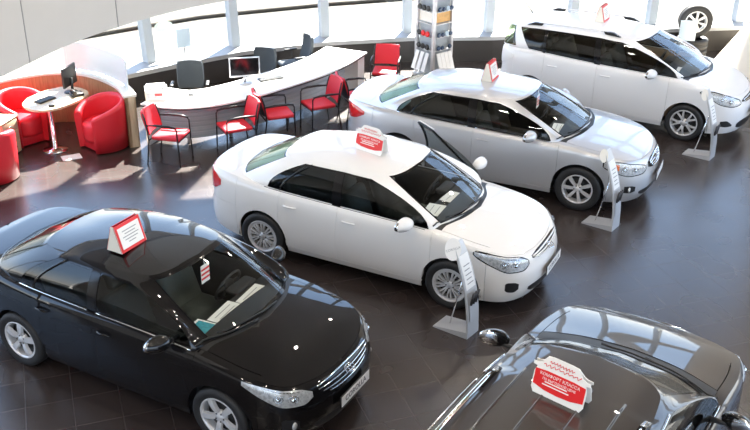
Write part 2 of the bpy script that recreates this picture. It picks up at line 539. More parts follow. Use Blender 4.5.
WHEELS = {}
def wheel_meshes(kind, R, rim_r, w):
    key = (kind, R)
    if key in WHEELS: return WHEELS[key]
    bm = nbm(); h = w / 2
    prof = [(rim_r - .005, -h*.8), (rim_r + .01, -h*.92), (rim_r + .05, -h), (R - .03, -h*.98), (R - .008, -h*.85), (R, -h*.6), (R, -h*.28), (R-.006, -h*.26), (R-.006, -h*.2), (R, -h*.18),
            (R, h*.18), (R-.006, h*.2), (R-.006, h*.26), (R, h*.28), (R, h*.6), (R - .008, h*.85), (R - .03, h*.98), (rim_r + .05, h), (rim_r + .01, h*.92), (rim_r - .005, h*.8)]
    lathe(bm, prof, 56, axis='y'); fix_normals(bm)
    me_t = bpy.data.meshes.new('tyre'); bm.to_mesh(me_t); bm.free(); me_t.materials.append(M['rubber'])
    bm = nbm()
    # barrel, lip, dark drum behind the spokes
    lathe(bm, [(rim_r + .004, h*.86), (rim_r - .004, h*.9), (rim_r - .016, h*.86), (rim_r - .022, h*.6), (rim_r - .03, -h*.7)], 48, 0, 'y')
    lathe(bm, [(.001, h*.1), (rim_r - .03, h*.02)], 40, 1, 'y')
    lathe(bm, [(.14, h*.12), (.14, h*.3), (.06, h*.3)], 32, 2, 'y')
    lathe(bm, [(.0005, h*.80), (.026, h*.79), (.032, h*.74), (.062, h*.68), (.066, h*.3)], 32, 0, 'y')
    def spoke(ang, r0, r1, w0, w1, y0, y1, skew=0.):
        ca, sa = cos(ang), sin(ang); ca2, sa2 = cos(ang + skew), sin(ang + skew)
        rows = []
        for t in (0, .35, .7, 1.):
            r = r0 + (r1 - r0)*t; ww = w0 + (w1 - w0)*t; y = y0 + (y1 - y0)*t + .012*sin(pi*t)
            c, sn = ca + (ca2-ca)*t, sa + (sa2-sa)*t
            l = sqrt(c*c + sn*sn); c, sn = c/l, sn/l
            cx, cz = c*r, sn*r; tx, tz = -sn, c
            rows.append([V((cx - tx*ww, y - .03, cz - tz*ww)), V((cx - tx*ww*.8, y, cz - tz*ww*.8)), V((cx + tx*ww*.8, y, cz + tz*ww*.8)), V((cx + tx*ww, y - .03, cz + tz*ww))])
        vs = [[bm.verts.new(p) for p in r] for r in rows]
        for i in range(3):
            for j in range(3): bm.faces.new((vs[i][j], vs[i][j+1], vs[i+1][j+1], vs[i+1][j]))
    yh, yr = h*.72, h*.80
    if kind == 'cap':           # nine double slats, plastic wheel cover
        for i in range(9):
            a = 2*pi*i/9
            spoke(a - .12, .05, rim_r - .018, .009, .012, yh, yr, -.03); spoke(a + .12, .05, rim_r - .018, .009, .012, yh, yr, .03)
        lathe(bm, [(rim_r - .045, yr*.99), (rim_r - .008, yr*1.01)], 48, 0, 'y')
    elif kind == 'five':
        for i in range(5):
            a = 2*pi*i/5 + .3; spoke(a, .045, rim_r - .014, .028, .038, yh, yr)
    elif kind == 'seven':
        for i in range(7):
            a = 2*pi*i/7 + .1; spoke(a, .045, rim_r - .014, .018, .028, yh, yr)
    else:                       # five Y-shaped pairs
        for i in range(5):
            a = 2*pi*i/5 + .2
            spoke(a - .1, .05, rim_r - .014, .018, .015, yh, yr, -.18); spoke(a + .1, .05, rim_r - .014, .018, .015, yh, yr, .18)
            spoke(a, .05, rim_r * .55, .026, .03, yh, yh)
    for i in range(5):
        a = 2*pi*i/5; lathe(bm, [(.0005, h*.78), (.008, h*.78), (.009, h*.6)], 8, 1, 'y', (.048*cos(a), 0, .048*sin(a)))
    fix_normals(bm)
    me_r = bpy.data.meshes.new('rim'); bm.to_mesh(me_r); bm.free()
    for m in ('alloy', 'black_plastic', 'black_plastic'): me_r.materials.append(M[m])
    WHEELS[key] = (me_t, me_r); return WHEELS[key]

def badge(bm, c, nx, size, t=.006):
    """three interlocking rings in a plane facing nx"""
    n = V(nx).normalized(); x = V((0, 1, 0)); y = n.cross(x) * (1 if n.cross(x).z > 0 else -1)
    def ring(rx, ry, oy=0.):
        tube(bm, [V(c) + x*(rx*size*cos(a)) + y*(ry*size*sin(a) + oy*size) for a in [2*pi*i/28 for i in range(28)]], t, 6, closed=True)
    ring(.5, .34); ring(.16, .325); ring(.33, .115, .20)

def seat_mesh(bm, x, y, z0, w=.5, rec=.35, hr=True):
    box(bm, (x, y, z0 + .09), (.50, w, .16), bev=.05, rot=None, seg=3)
    R = Matrix.Rotation(-rec, 3, 'Y')
    n0 = len(bm.verts); bm.verts.ensure_lookup_table()
    def rb(c, s, bev):
        vs = box(bm, (0, 0, 0), s, bev=bev, seg=3)
        bmesh.ops.translate(bm, vec=V(c), verts=vs); bmesh.ops.rotate(bm, cent=(0, 0, 0), matrix=R, verts=vs); bmesh.ops.translate(bm, vec=V((x - .25, y, z0 + .1)), verts=vs)
    rb((0, 0, .29), (.13, w, .60), .05)
    if hr: rb((.0, 0, .70), (.09, w*.52, .17), .035)

def build_car(sp, label, name='car'):
    B = Body(sp); root = empty(name, (0, 0, 0), 0, label, 'car')
    pm = sp['paint']; cab = sp.get('cabin', 'cabin_dark'); st = sp.get('seat_mat', 'seat_grey')
    k = B.k; S = B.S; sx = B.s_of_x
    g = .0022
    xd0, xd1, xd2 = sp['doors']; hatch = sp.get('hatch', False)
    a_fb = sx(sp['x_bumper']); a_d0, a_d1, a_d2 = sx(xd0), sx(xd1), sx(xd2); a_rb = sx(sp['x_rbumper']); a_tl = sx(sp['x_lid']) if not hatch else None
    zt = lambda a: B.ztop(a)
    zdoor = lambda a: max(sp['z_sill'] + g, B.zbot(a))
    zb = lambda a: B.zbot(a)
    mats = [pm, cab]
    # ---- front bumper with the nose
    bm = nbm(); c = B.arch_cols(0, a_fb - g, .035); B.band(bm, [-a for a in c[::-1]] + c[1:], zb, lambda a: zt(a) - g, 12)
    bump = link('front_bumper', bm, mats, root)
    # ---- wings, doors, quarters, sills
    qh = lambda a: (1 if B.fx(a) > sp['x_seam'] else 1 - min(1, (sp['x_seam'] - B.fx(a)) / .18) * sp['seam_w'] / max(.3, B.edge(a).y))
    def a_hood1(q):
        kk = k['A0'] * min(1, abs(q) * .80 / max(.3, B.gb[1](k['A0'])))
        return sx(B.gb[0](kk) + sp.get('hood_gap', .055) - .02 * abs(q)**3)
    a_cowl = sx(sp['x_cowl'])
    for sg in (1, -1):
        c = [sg * a for a in B.arch_cols(a_fb + g, a_d0 - g)]
        bm = nbm(); B.band(bm, c, zb, zt, 10)
        a0 = sx(sp['x_seam'] - .002)
        B.deck(bm, a0, sx(sp['x_belt0']), lambda a: sg * min(1, qh(a) + .004), lambda a: sg * 1.0, B.crF, 24, 4)
        link('front_wing', bm, mats, root)
    doors = {}
    for sg in (1, -1):
        for nm, a0, a1 in (('front_door', a_d0, a_d1), ('rear_door', a_d1, a_d2)):
            c = [sg * a for a in B.arch_cols(a0 + g, a1 - g)]
            bm = nbm(); B.band(bm, c, zdoor, zt, 12, th=.03)
            d = link(nm, bm, mats, root); doors[nm, sg] = [d]
            # inner door card
            if sp.get('open_door') == (nm, sg):
                bm = nbm(); pts = [[B.P(a, z, -.07) for z in (sp['z_sill'] + .05, .5, .75, zt(abs(a)) - .01)] for a in c]
                grid(bm, pts, .04, 0, center=(0, 0, .5)); doors[nm, sg].append(link('door_trim', bm, [cab], d))
            # handle
            ah = a1 - (.17 if nm == 'front_door' else .17 + sp.get('rear_handle', .0)); zh = sp['z_handle'] + (.015 if nm == 'rear_door' else 0)
            bm = nbm()
            p = [B.P(sg * (ah + u), zh + .004*sin(pi*(u + .09)/.18), .03 * sin(pi*(u + .095)/.19)**.5 + .002) for u in [-.09 + .18*i/10 for i in range(11)]]
            tube(bm, p, [.006] + [.012]*9 + [.006], 8)
            hd = link('door_handle', bm, [sp.get('handle_mat', pm)], d); doors[nm, sg].append(hd)
        c = [sg * a for a in B.arch_cols(a_d2 + g, a_rb - g)]
        bm = nbm(); B.band(bm, c, zb, zt, 12)
        xq = sp['x_rdeck']
        zs = sp['z_rbump']
        if hatch:
            c = [sg * (a_rb + (S - .62 - a_rb) * i / 14) for i in range(15)]
            B.band(bm, c, zs + g, zt, 6)
        else:
            B.deck(bm, sx(xq), sx(sp['x_lid']), sg * .0, sg * 1.0, B.crR, 8, 10)
            qe = lambda a: 1 - sp['seam_w'] / max(.3, B.edge(a).y)
            B.deck(bm, sx(sp['x_lid']), S - .55, lambda a: sg * (qe(a) + .004), lambda a: sg * 1., B.crR, 10, 4)
            c = [sg * (a_rb + g + (S - .55 - a_rb) * i / 14) for i in range(15)]
            B.band(bm, c, zs + g, zt, 6)
        link('quarter_panel', bm, mats, root)
        # sill between the arches
        c = [sg * a for a in B.arch_cols(sx(B.axles[0] - B.Ra - .01), sx(B.axles[1] + B.Ra + .01))]
        bm = nbm(); B.band(bm, c, zb, sp['z_sill'] - g, 3); link('sill_panel', bm, mats, root)
    # ---- rear bumper and boot lid / tailgate
    zs = sp['z_rbump']; c = B.arch_cols(a_rb + g, S, .04); c = c + [2*S - a for a in c[-2::-1]]
    bm = nbm(); B.band(bm, c, zb, lambda a: zs, 8); link('rear_bumper', bm, mats, root)
    bm = nbm()
    w = .62 if hatch else .55
    c = [S - w + g + (2*w - 2*g) * i / 28 for i in range(29)]
    B.band(bm, c, zs + g, lambda a: zt(a) - (0 if hatch else .001), 6)
    if not hatch:
        qe = lambda a: 1. if a > S - .5 else 1 - min(1, (S - .5 - a) / .1) * sp['seam_w'] / max(.3, B.edge(a).y)
        B.deck(bm, sx(sp['x_lid'] - .003), S, lambda a: -qe(a), lambda a: qe(a), B.crR, 24, 20)
    lid = link('tailgate' if hatch else 'boot_lid', bm, mats, root)
    # ---- bonnet, cowl
    bm = nbm(); B.deck(bm, 0., a_hood1, lambda a: -qh(a) + (0 if B.fx(a) > sp['x_seam'] else .004), lambda a: qh(a) - (0 if B.fx(a) > sp['x_seam'] else .004), B.crF, 44, 28)
    hood = link('bonnet', bm, mats, root)
    bm = nbm(); B.deck(bm, lambda q: a_hood1(q) + .004, a_cowl, lambda a: -qh(a), lambda a: qh(a), lambda x: B.crF(x) - .006, 12, 20, .01, 0, 0)
    link('cowl_panel', bm, ['black_plastic'], root)
    # ---- greenhouse
    tb, tt, tw0, tw1 = sp.get('glass_t', (.03, .90, .03, .965))
    rk0 = sp.get('rear_k0', k['C1'])
    glassed = [(0, k['A0'], tw0, tw1), (k['A1'], k['B0'], tb, tt), (k['B1'], k['C0'], tb, tt), (rk0, B.K, sp.get('rear_t', .06), .95)]
    if 'Q0' in k: glassed.append((k['Q0'], k['Q1'], sp.get('q_t', (.1, .85))[0], sp.get('q_t', (.1, .85))[1]))
    bm = nbm(); B.greenhouse(bm, glassed, 5, black=[(k['B0'], k['B1'], tt)] + ([(k['C0'], k['Q0'], tt)] if 'Q0' in k else []))
    link('pillar_frame', bm, [pm, cab, 'gloss_black'], root)
    bm = nbm(); B.roof(bm); 
    roof = link('roof', bm, [pm, 'headliner'], root)
    if sp.get('roof_ribs'):
        for y in sp['roof_ribs']:
            bm = nbm(); xs = [sp['rib_x'][0] + (sp['rib_x'][1] - sp['rib_x'][0]) * i / 20 for i in range(21)]
            tube(bm, [(x, y, B.roof_pt(x, y) - .004) for x in xs], .011, 8); link('roof_rib', bm, [pm], roof)
    bm = nbm(); B.pane(bm, -k['A0'], k['A0'], tw0, tw1, mg=.02, mgt=.03, n=24); link('windscreen', bm, ['windscreen', 'gloss_black'], root)
    bm = nbm(); B.pane(bm, rk0, 2*B.K - rk0, sp.get('rear_t', .06), .95, mg=.02, mgt=.03, n=24); link('rear_window', bm, [sp.get('rear_glass', 'rear_glass'), 'gloss_black'], root)
    for sg in (1, -1):
        for nm, k0, k1 in (('front_door', 'A1', 'B0'), ('rear_door', 'B1', 'C0')):
            bm = nbm(); B.pane(bm, k[k0], k[k1], tb, tt, mg=.018, mgt=.05, flip=sg)
            d = doors[nm, sg][0]
            doors[nm, sg].append(link('door_window', bm, ['car_glass' if sp.get('open_door') == (nm, sg) else sp.get('side_glass', 'dark_glass'), 'gloss_black'], d))
            if nm == 'rear_door' and sp.get('divider'):
                kd = k['C0'] - sp['divider'] * (k['C0'] - k['B1']); bm = nbm()
                p = [V((1, sg, 1)) * B.G(kd, tb + (tt - tb) * i / 8) for i in range(9)]
                tube(bm, p, .012, 6); link('window_divider', bm, ['gloss_black'], d)
            if sp.get('open_door') == (nm, sg):
                bm = nbm(); ring = []
                for i in range(15): ring.append(B.G(k[k0] + (k[k1] - k[k0]) * i / 14, tt + .01))
                for i in range(1, 10): ring.append(B.G(k[k1], tt + (tb - tt) * i / 10))
                ring.append(B.G(k[k1], -.02))
                lo = [B.G(k[k0] + (k[k1] - k[k0]) * (1 - i / 14), -.02) for i in range(1, 15)]; ring += lo
                ring = [V((1, sg, 1)) * q for q in ring]
                tube(bm, ring, .017, 8, closed=True)
                doors[nm, sg].append(link('window_frame', bm, ['gloss_black'], d))
                bm = nbm(); tube(bm, [q + V((.0, .018 * sg, .02)) for q in ring[:15]], .010, 6); doors[nm, sg].append(link('frame_trim', bm, [pm], d))
            if sp.get('window_trim'):
                bm = nbm(); tube(bm, [V((1, sg, 1)) * B.G(k[k0] + (k[k1] - k[k0]) * i / 14, tt + .015, .006) for i in range(15)], .011, 6); link('window_trim', bm, [sp['window_trim']], d)
            if sp.get('open_door') == (nm, sg): pass
            elif sp.get('belt_trim'):
                bm = nbm(); kk0, kk1 = k[k0], k[k1]
                tube(bm, [V((1, sg, 1)) * B.G(kk0 + (kk1 - kk0) * i / 12, .012, .006) for i in range(13)], .008, 6)
                link('belt_trim', bm, [sp['belt_trim']], d)
        if 'Q0' in k:
            bm = nbm(); B.pane(bm, k['Q0'], k['Q1'], *sp.get('q_t', (.1, .85)), mg=.03, mgt=.06, flip=sg, n=6); link('quarter_window', bm, [sp.get('side_glass', 'dark_glass'), 'gloss_black'], root)
    # ---- mirrors
    mx, my, mz = sp['mirror']
    for sg in (1, -1):
        bm = nbm(); r = bmesh.ops.create_uvsphere(bm, u_segments=20, v_segments=12, radius=1)
        for v in r['verts']:
            co = v.co.copy(); x = co.x * (.115 if co.x > 0 else .025); y = co.y * .138; z = co.z * (.088 if co.z > 0 else .076)
            v.co = V((x - y*.25, y, z))
        for f in bm.faces: f.smooth = True; f.material_index = 1 if f.calc_center_median().x < -.012 else (2 if f.calc_center_median().z < -.04 else 0)
        bmesh.ops.scale(bm, vec=(1, sg, 1), verts=bm.verts); bmesh.ops.translate(bm, vec=(mx, sg * my, mz), verts=bm.verts)
        tube(bm, [(mx + .04, sg * (my - .26), mz - .055), (mx + .03, sg * (my - .13), mz - .045), (mx + .02, sg * (my - .05), mz - .02)], [.028, .022, .02], 8, mat=2)
        fix_normals(bm)
        d = doors['front_door', sg][0]
        doors['front_door', sg].append(link('side_mirror', bm, [sp.get('mirror_mat', pm), 'chrome', 'black_plastic'], d))
    # ---- open door turned about its hinge
    if sp.get('open_door'):
        h = sp['hinge']; Rm = Matrix.Translation(h) @ Matrix.Rotation(sp['open_angle'], 4, 'Z') @ Matrix.Translation(-V(h))
        for o in doors[sp['open_door']]: o.data.transform(Rm)
    # ---- wheels
    tm, rm = wheel_meshes(sp['rim'], B.R, sp['rim_r'], sp['tyre_w'])
    for xa in B.axles:
        for sg in (1, -1):
            w = bpy.data.objects.new('wheel', tm); COL.objects.link(w); w.parent = root
            w.location = (xa, sg * sp['track'] / 2, B.R); w.rotation_euler = (0, sp.get('spin', .2) * (1 if xa > 0 else 2.3), 0 if sg > 0 else pi)
            r = bpy.data.objects.new('rim', rm); COL.objects.link(r); r.parent = w
    # ---- wheel wells and floor pan
    bm = nbm()
    for xa in B.axles:
        for sg in (1, -1):
            pts = []
            for i in range(17):
                a = pi * i / 16; rr = B.Ra + .012
                pts.append([V((xa + rr * cos(a), sg * y, B.R + rr * sin(a) - (.08 if i in (0, 16) else 0))) for y in (sp['track']/2 + .055, sp['track']/2 - .12, .45)])
            grid(bm, pts, 0, 0)
            vs = [bm.verts.new(p[2]) for p in pts]; vs += [bm.verts.new((xa - B.Ra, sg * .45, .16)), bm.verts.new((xa + B.Ra, sg * .45, .16))]
            try: bm.faces.new(vs)
            except ValueError: pass
    xF, xR = B.fx(0) - .16, B.fx(S) + .16
    prism(bm, [(xF, -.5), (xF, .5), (xR, .5), (xR, -.5)], .17, .40)
    x0, x1 = B.axles[0] - B.Ra - .03, B.axles[1] + B.Ra + .03
    for sg in (1, -1): prism(bm, [(x0, sg * .45), (x0, sg * .80), (x1, sg * .80), (x1, sg * .45)], .18, .36)
    link('floor_pan', bm, ['black_plastic'], root)
    # ---- cabin lining, seats, dashboard, wheel
    bm = nbm(); zf = sp.get('z_floor', .33); pts = []
    for i in range(61):
        kk = 2 * B.K * i / 60; p = B.G(kk, 0, -.07)
        pts.append([V((p.x * .985, p.y, zf)), V((p.x, p.y, p.z - .15)), V((p.x, p.y, p.z - .015)), B.G(kk, 0, -.012)])
    grid(bm, pts, 0, 0, center=(0, 0, .8))
    vs = [bm.verts.new(p[0]) for p in pts[:-1]]; bm.faces.new(vs)
    # parcel shelf behind the rear bench
    if not hatch:
        ps = []
        for i in range(9):
            kk = k['C0'] + (B.K - k['C0']) * i / 8; p = B.G(kk, 0, -.03); ps.append([V((p.x, p.y * q, p.z - .012)) for q in (-1, -.5, 0, .5, 1)])
        grid(bm, ps, 0, 0)
    link('cabin_lining', bm, [cab], root)
    zsx = sp['z_seat']
    for sg in (1, -1):
        bm = nbm(); seat_mesh(bm, sp['x_seat'], sg * .37, zsx); fix_normals(bm); link('seat', bm, [st], root)
    bm = nbm(); seat_mesh(bm, sp['x_rseat'], 0, zsx + .02, 1.24, hr=False)
    for y in (-.4, 0, .4): box(bm, (sp['x_rseat'] - .53, y, zsx + .72), (.09, .24, .15), bev=.035, seg=3)
    fix_normals(bm); link('rear_bench', bm, [st], root)
    # dashboard follows the windscreen base
    bm = nbm(); ps = []
    zd = B.gb[2](0)
    xdash = sp['x_dash']
    for i in range(13):
        y = -.66 + 1.32 * i / 12
        kk = k['A0'] * abs(y) / .66; xb = B.G(kk, 0, -.05).x
        xi = min(xdash, xb - .08)
        top = lambda x: min(zd - .05, B.gb[2](kk) - .012) + .0 * x
        ps.append([V((xb, y, top(0) - .03)), V((xb - .03, y, top(0) - .006)), V(((xb + xi)/2, y, top(0) + .006)), V((xi + .05, y, top(0))), V((xi, y, top(0) - .05)), V((xi + .04, y, top(0) - .20)), V((xi + .12, y, top(0) - .36))])
    grid(bm, ps, 0, 0, center=(1.2, 0, .4)); box(bm, (xdash - .02, .37, zd - .055), (.16, .34, .06), bev=.025)
    link('dashboard', bm, [sp.get('dash_mat', cab)], root)
    bm = nbm(); cx, cz = xdash - .20, zd - .10
    ry = [V((cx + .17*sin(.45)*sin(a), .37 + .185*cos(a), cz + .185*cos(.45)*sin(a))) for a in [2*pi*i/28 for i in range(28)]]
    tube(bm, ry, .015, 8, closed=True)
    for a in (0, pi, 1.5*pi): tube(bm, [(cx, .37, cz), (cx + .16*sin(.45)*sin(a), .37 + .175*cos(a), cz + .175*cos(.45)*sin(a))], .018, 6)
    box(bm, (cx + .01, .37, cz), (.06, .13, .12), bev=.02); tube(bm, [(cx, .37, cz), (cx + .22, .37, cz - .08)], .03, 8)
    fix_normals(bm); link('steering_wheel', bm, ['cabin_dark'], root)
    # interior mirror
    bm = nbm(); wz = B.G(0, .93, -.02); box(bm, (wz.x - .09, 0, wz.z - .04), (.03, .22, .065), bev=.012); tube(bm, [(wz.x - .09, 0, wz.z - .03), (wz.x - .03, 0, wz.z + .0)], .012, 6)
    link('interior_mirror', bm, ['black_plastic'], root)
    # wipers
    for (k0, t0, k1, t1) in sp.get('wipers', ((.55, .02, -1.6, .10), (-.35, .0, -2.6, .10))):
        bm = nbm(); p = [B.G(k0 + (k1 - k0) * i / 10, t0 + (t1 - t0) * i / 10, .018 if i else .03) for i in range(11)]
        tube(bm, p, [.013, .011] + [.009]*9, 6); link('wiper', bm, ['black_plastic'], root)
    # ---- lamps
    for sg in (1, -1):
        bm = nbm(); hl = [(sg * a, z0, z1) for a, z0, z1 in sp['headlamp']]; B.patch(bm, hl, .004, .03, 0, 6, 20)
        cs_ = sorted(hl); eg = [(cs_[0][0] - .016, cs_[0][1] + .004, cs_[0][2] - .004)] + [(a, z0 - .012, z1 + .012) for a, z0, z1 in cs_] + [(cs_[-1][0] + .016, cs_[-1][1] + .004, cs_[-1][2] - .004)]
        B.patch(bm, eg, .0018, .02, 1, 6, 24)
        h = link('headlamp', bm, ['lamp_bowl', 'gloss_black'], root)
        bm = nbm(); cs = sorted(hl)
        for fr, rr in sp.get('bulbs', ((.33, .055), (.62, .048))):
            a = hl[0][0] + (hl[-1][0] - hl[0][0]) * fr
            f0 = pchip([(c[0], c[1]) for c in cs])(a); f1 = pchip([(c[0], c[2]) for c in cs])(a); zc = (f0 + f1) / 2
            p = B.P(a, zc, .006); n = (B.P(a, zc, .1) - p).normalized(); u = V((0, 0, 1)); x = u.cross(n).normalized(); y = n.cross(x)
            for q, r2 in ((1., .004), (.55, .0035)):
                tube(bm, [p + x*(rr*q*cos(t)) + y*(rr*.8*q*sin(t)) for t in [2*pi*i/20 for i in range(20)]], r2, 6, closed=True)
            r = bmesh.ops.create_uvsphere(bm, u_segments=12, v_segments=8, radius=rr*.55)
            bmesh.ops.translate(bm, vec=p, verts=r['verts'])
            for v in r['verts']:
                for f in v.link_faces: f.smooth = True
        link('reflector', bm, ['chrome'], h)
        if sp.get('amber'):
            a0, a1, z0, z1 = sp['amber']; bm = nbm(); B.patch(bm, [(sg*a0, z0, z1), (sg*(a0+a1)/2, z0 - .01, z1 + .01), (sg*a1, z0 + .01, z1)], .007, .01, 0, 3, 8); link('indicator', bm, ['amber'], h)
        bm = nbm(); B.patch(bm, hl, .016, .0, 0, 6, 20); link('lens', bm, ['lens'], h)
        bm = nbm(); tl = [(sg * (S - a), z0, z1) for a, z0, z1 in sp['taillamp']]; B.patch(bm, tl, .014, .03, 0, 6, 16)
        link('tail_lamp', bm, [sp.get('tail_mat', 'red_lens')], root)
        if sp.get('fog'):
            bm = nbm(); B.patch(bm, [(sg * a, z0, z1) for a, z0, z1 in sp['fog']], .003, .02, 0, 4, 10); f = link('fog_lamp_recess', bm, ['black_plastic'], bump)
            if sp.get('fog_lamp'):
                a, z = sp['fog_lamp']; p = B.P(sg * a, z, .006); bm = nbm(); r = bmesh.ops.create_uvsphere(bm, u_segments=14, v_segments=10, radius=.04); bmesh.ops.scale(bm, vec=(.45, 1, 1), verts=r['verts']); bmesh.ops.translate(bm, vec=p, verts=r['verts'])
                for q in bm.faces: q.smooth = True
                link('fog_lamp', bm, ['lamp_bowl'], bump)
    # ---- grille, intake, badge, plate
    gr = sp['grille']
    bm = nbm(); B.patch(bm, gr['area'] + [(-a, z0, z1) for a, z0, z1 in gr['area'] if a > 0], .003, .02, 0, 6, 30); grl = link('grille', bm, ['gloss_black'], root)
    for (w, za, zbm, r) in gr['slats']:
        bm = nbm(); tube(bm, [B.P(-w + 2*w*i/24, za + (zbm - za) * abs(1 - i/12)**2, .012) for i in range(25)], r, 6); link('grille_bar', bm, [gr['mat']], grl)
    it = sp['intake']; bm = nbm(); B.patch(bm, it + [(-a, z0, z1) for a, z0, z1 in it if a > 0], .003, .02, 0, 5, 30); link('air_intake', bm, ['black_plastic'], bump)
    bm = nbm(); zb_ = sp['badge_z']; p = B.P(0, zb_, .03); n = (B.P(0, zb_, .1) - B.P(0, zb_, 0)); n.z = .25; badge(bm, p, n, sp.get('badge_size', .105), .006); fix_normals(bm); link('emblem', bm, ['chrome'], bump)
    if sp.get('plate'):
        za, zbp = sp['plate']; pw = .26; p0 = B.P(0, (za + zbp)/2, .02)
        bm = nbm(); box(bm, (p0.x + .012, 0, (za + zbp)/2), (.012, 2*pw + .02, zbp - za + .02), 1, bev=.004); box(bm, (p0.x + .019, 0, (za + zbp)/2), (.006, 2*pw, zbp - za), 0)
        pl = link('number_plate', bm, ['sign_white', 'black_plastic'], root)
        if sp.get('plate_text'): text_obj('plate_lettering', sp['plate_text'], .085, 'ink', pl, frame_mtx((p0.x + .0225, 0, (za + zbp)/2), (0, 1, 0), (0, 0, 1)))
    # ---- roof rails, aerial
    if sp.get('rails'):
        rl = sp['rails']
        for sg in (1, -1):
            bm = nbm(); xs = [rl['x0'] + (rl['x1'] - rl['x0']) * i / 16 for i in range(17)]
            zr = lambda x: B.roof_pt(x, rl['y']) 
            tube(bm, [(x, sg * rl['y'], zr(x) + rl['h'] * min(1, 6 * min(i, 16 - i) / 16 + .35)) for i, x in enumerate(xs)], rl.get('r', .016), 8)
            ra = link('roof_rail', bm, [rl['mat']], root)
            for xe, d in ((rl['x0'], 1), (rl['x1'], -1)):
                bm = nbm(); L = rl['foot']
                pr = [(xe - d*.06, .004), (xe + d*L*.3, rl['h'] + .018), (xe + d*L, rl['h'] + .012), (xe + d*(L - .03), .0)]
                slab(bm, [(x, sg * (rl['y'] - .024), zr(x) + h - .006) for x, h in pr], (0, sg * .05, 0)); fix_normals(bm); link('rail_foot', bm, [rl.get('fmat', 'black_plastic')], ra)
    if sp.get('aerial'):
        x, y = sp['aerial']; bm = nbm(); z = B.roof_pt(x, y); tube(bm, [(x, y, z), (x - .03, y, z + .04)], .014, 8); tube(bm, [(x - .03, y, z + .04), (x - .18, y, z + .20)], .005, 6); link('aerial', bm, ['black_plastic'], root)
    return root, B
def stations(L, body_T, body_edge=None):
    return L

def finish(sp):
    """fill in the belt-line stations of the greenhouse from the body side"""
    st = sp['stations']; tmp = dict(sp)
    tmp['stations'] = [(n, (b[0], b[1] if b[1] is not None else .7, b[2] if b[2] is not None else .95), t, bu, px) for n, b, t, bu, px in st]
    B = Body(tmp); out = []
    for n, b, t, bu, px in st:
        a = B.s_of_x(b[0]); e = B.edge(a)
        y = b[1] if b[1] is not None else e.y - .016
        z = b[2] if b[2] is not None else e.z - .002
        out.append((n, (b[0], y, z), t, bu, px))
    sp['stations'] = out
    return sp

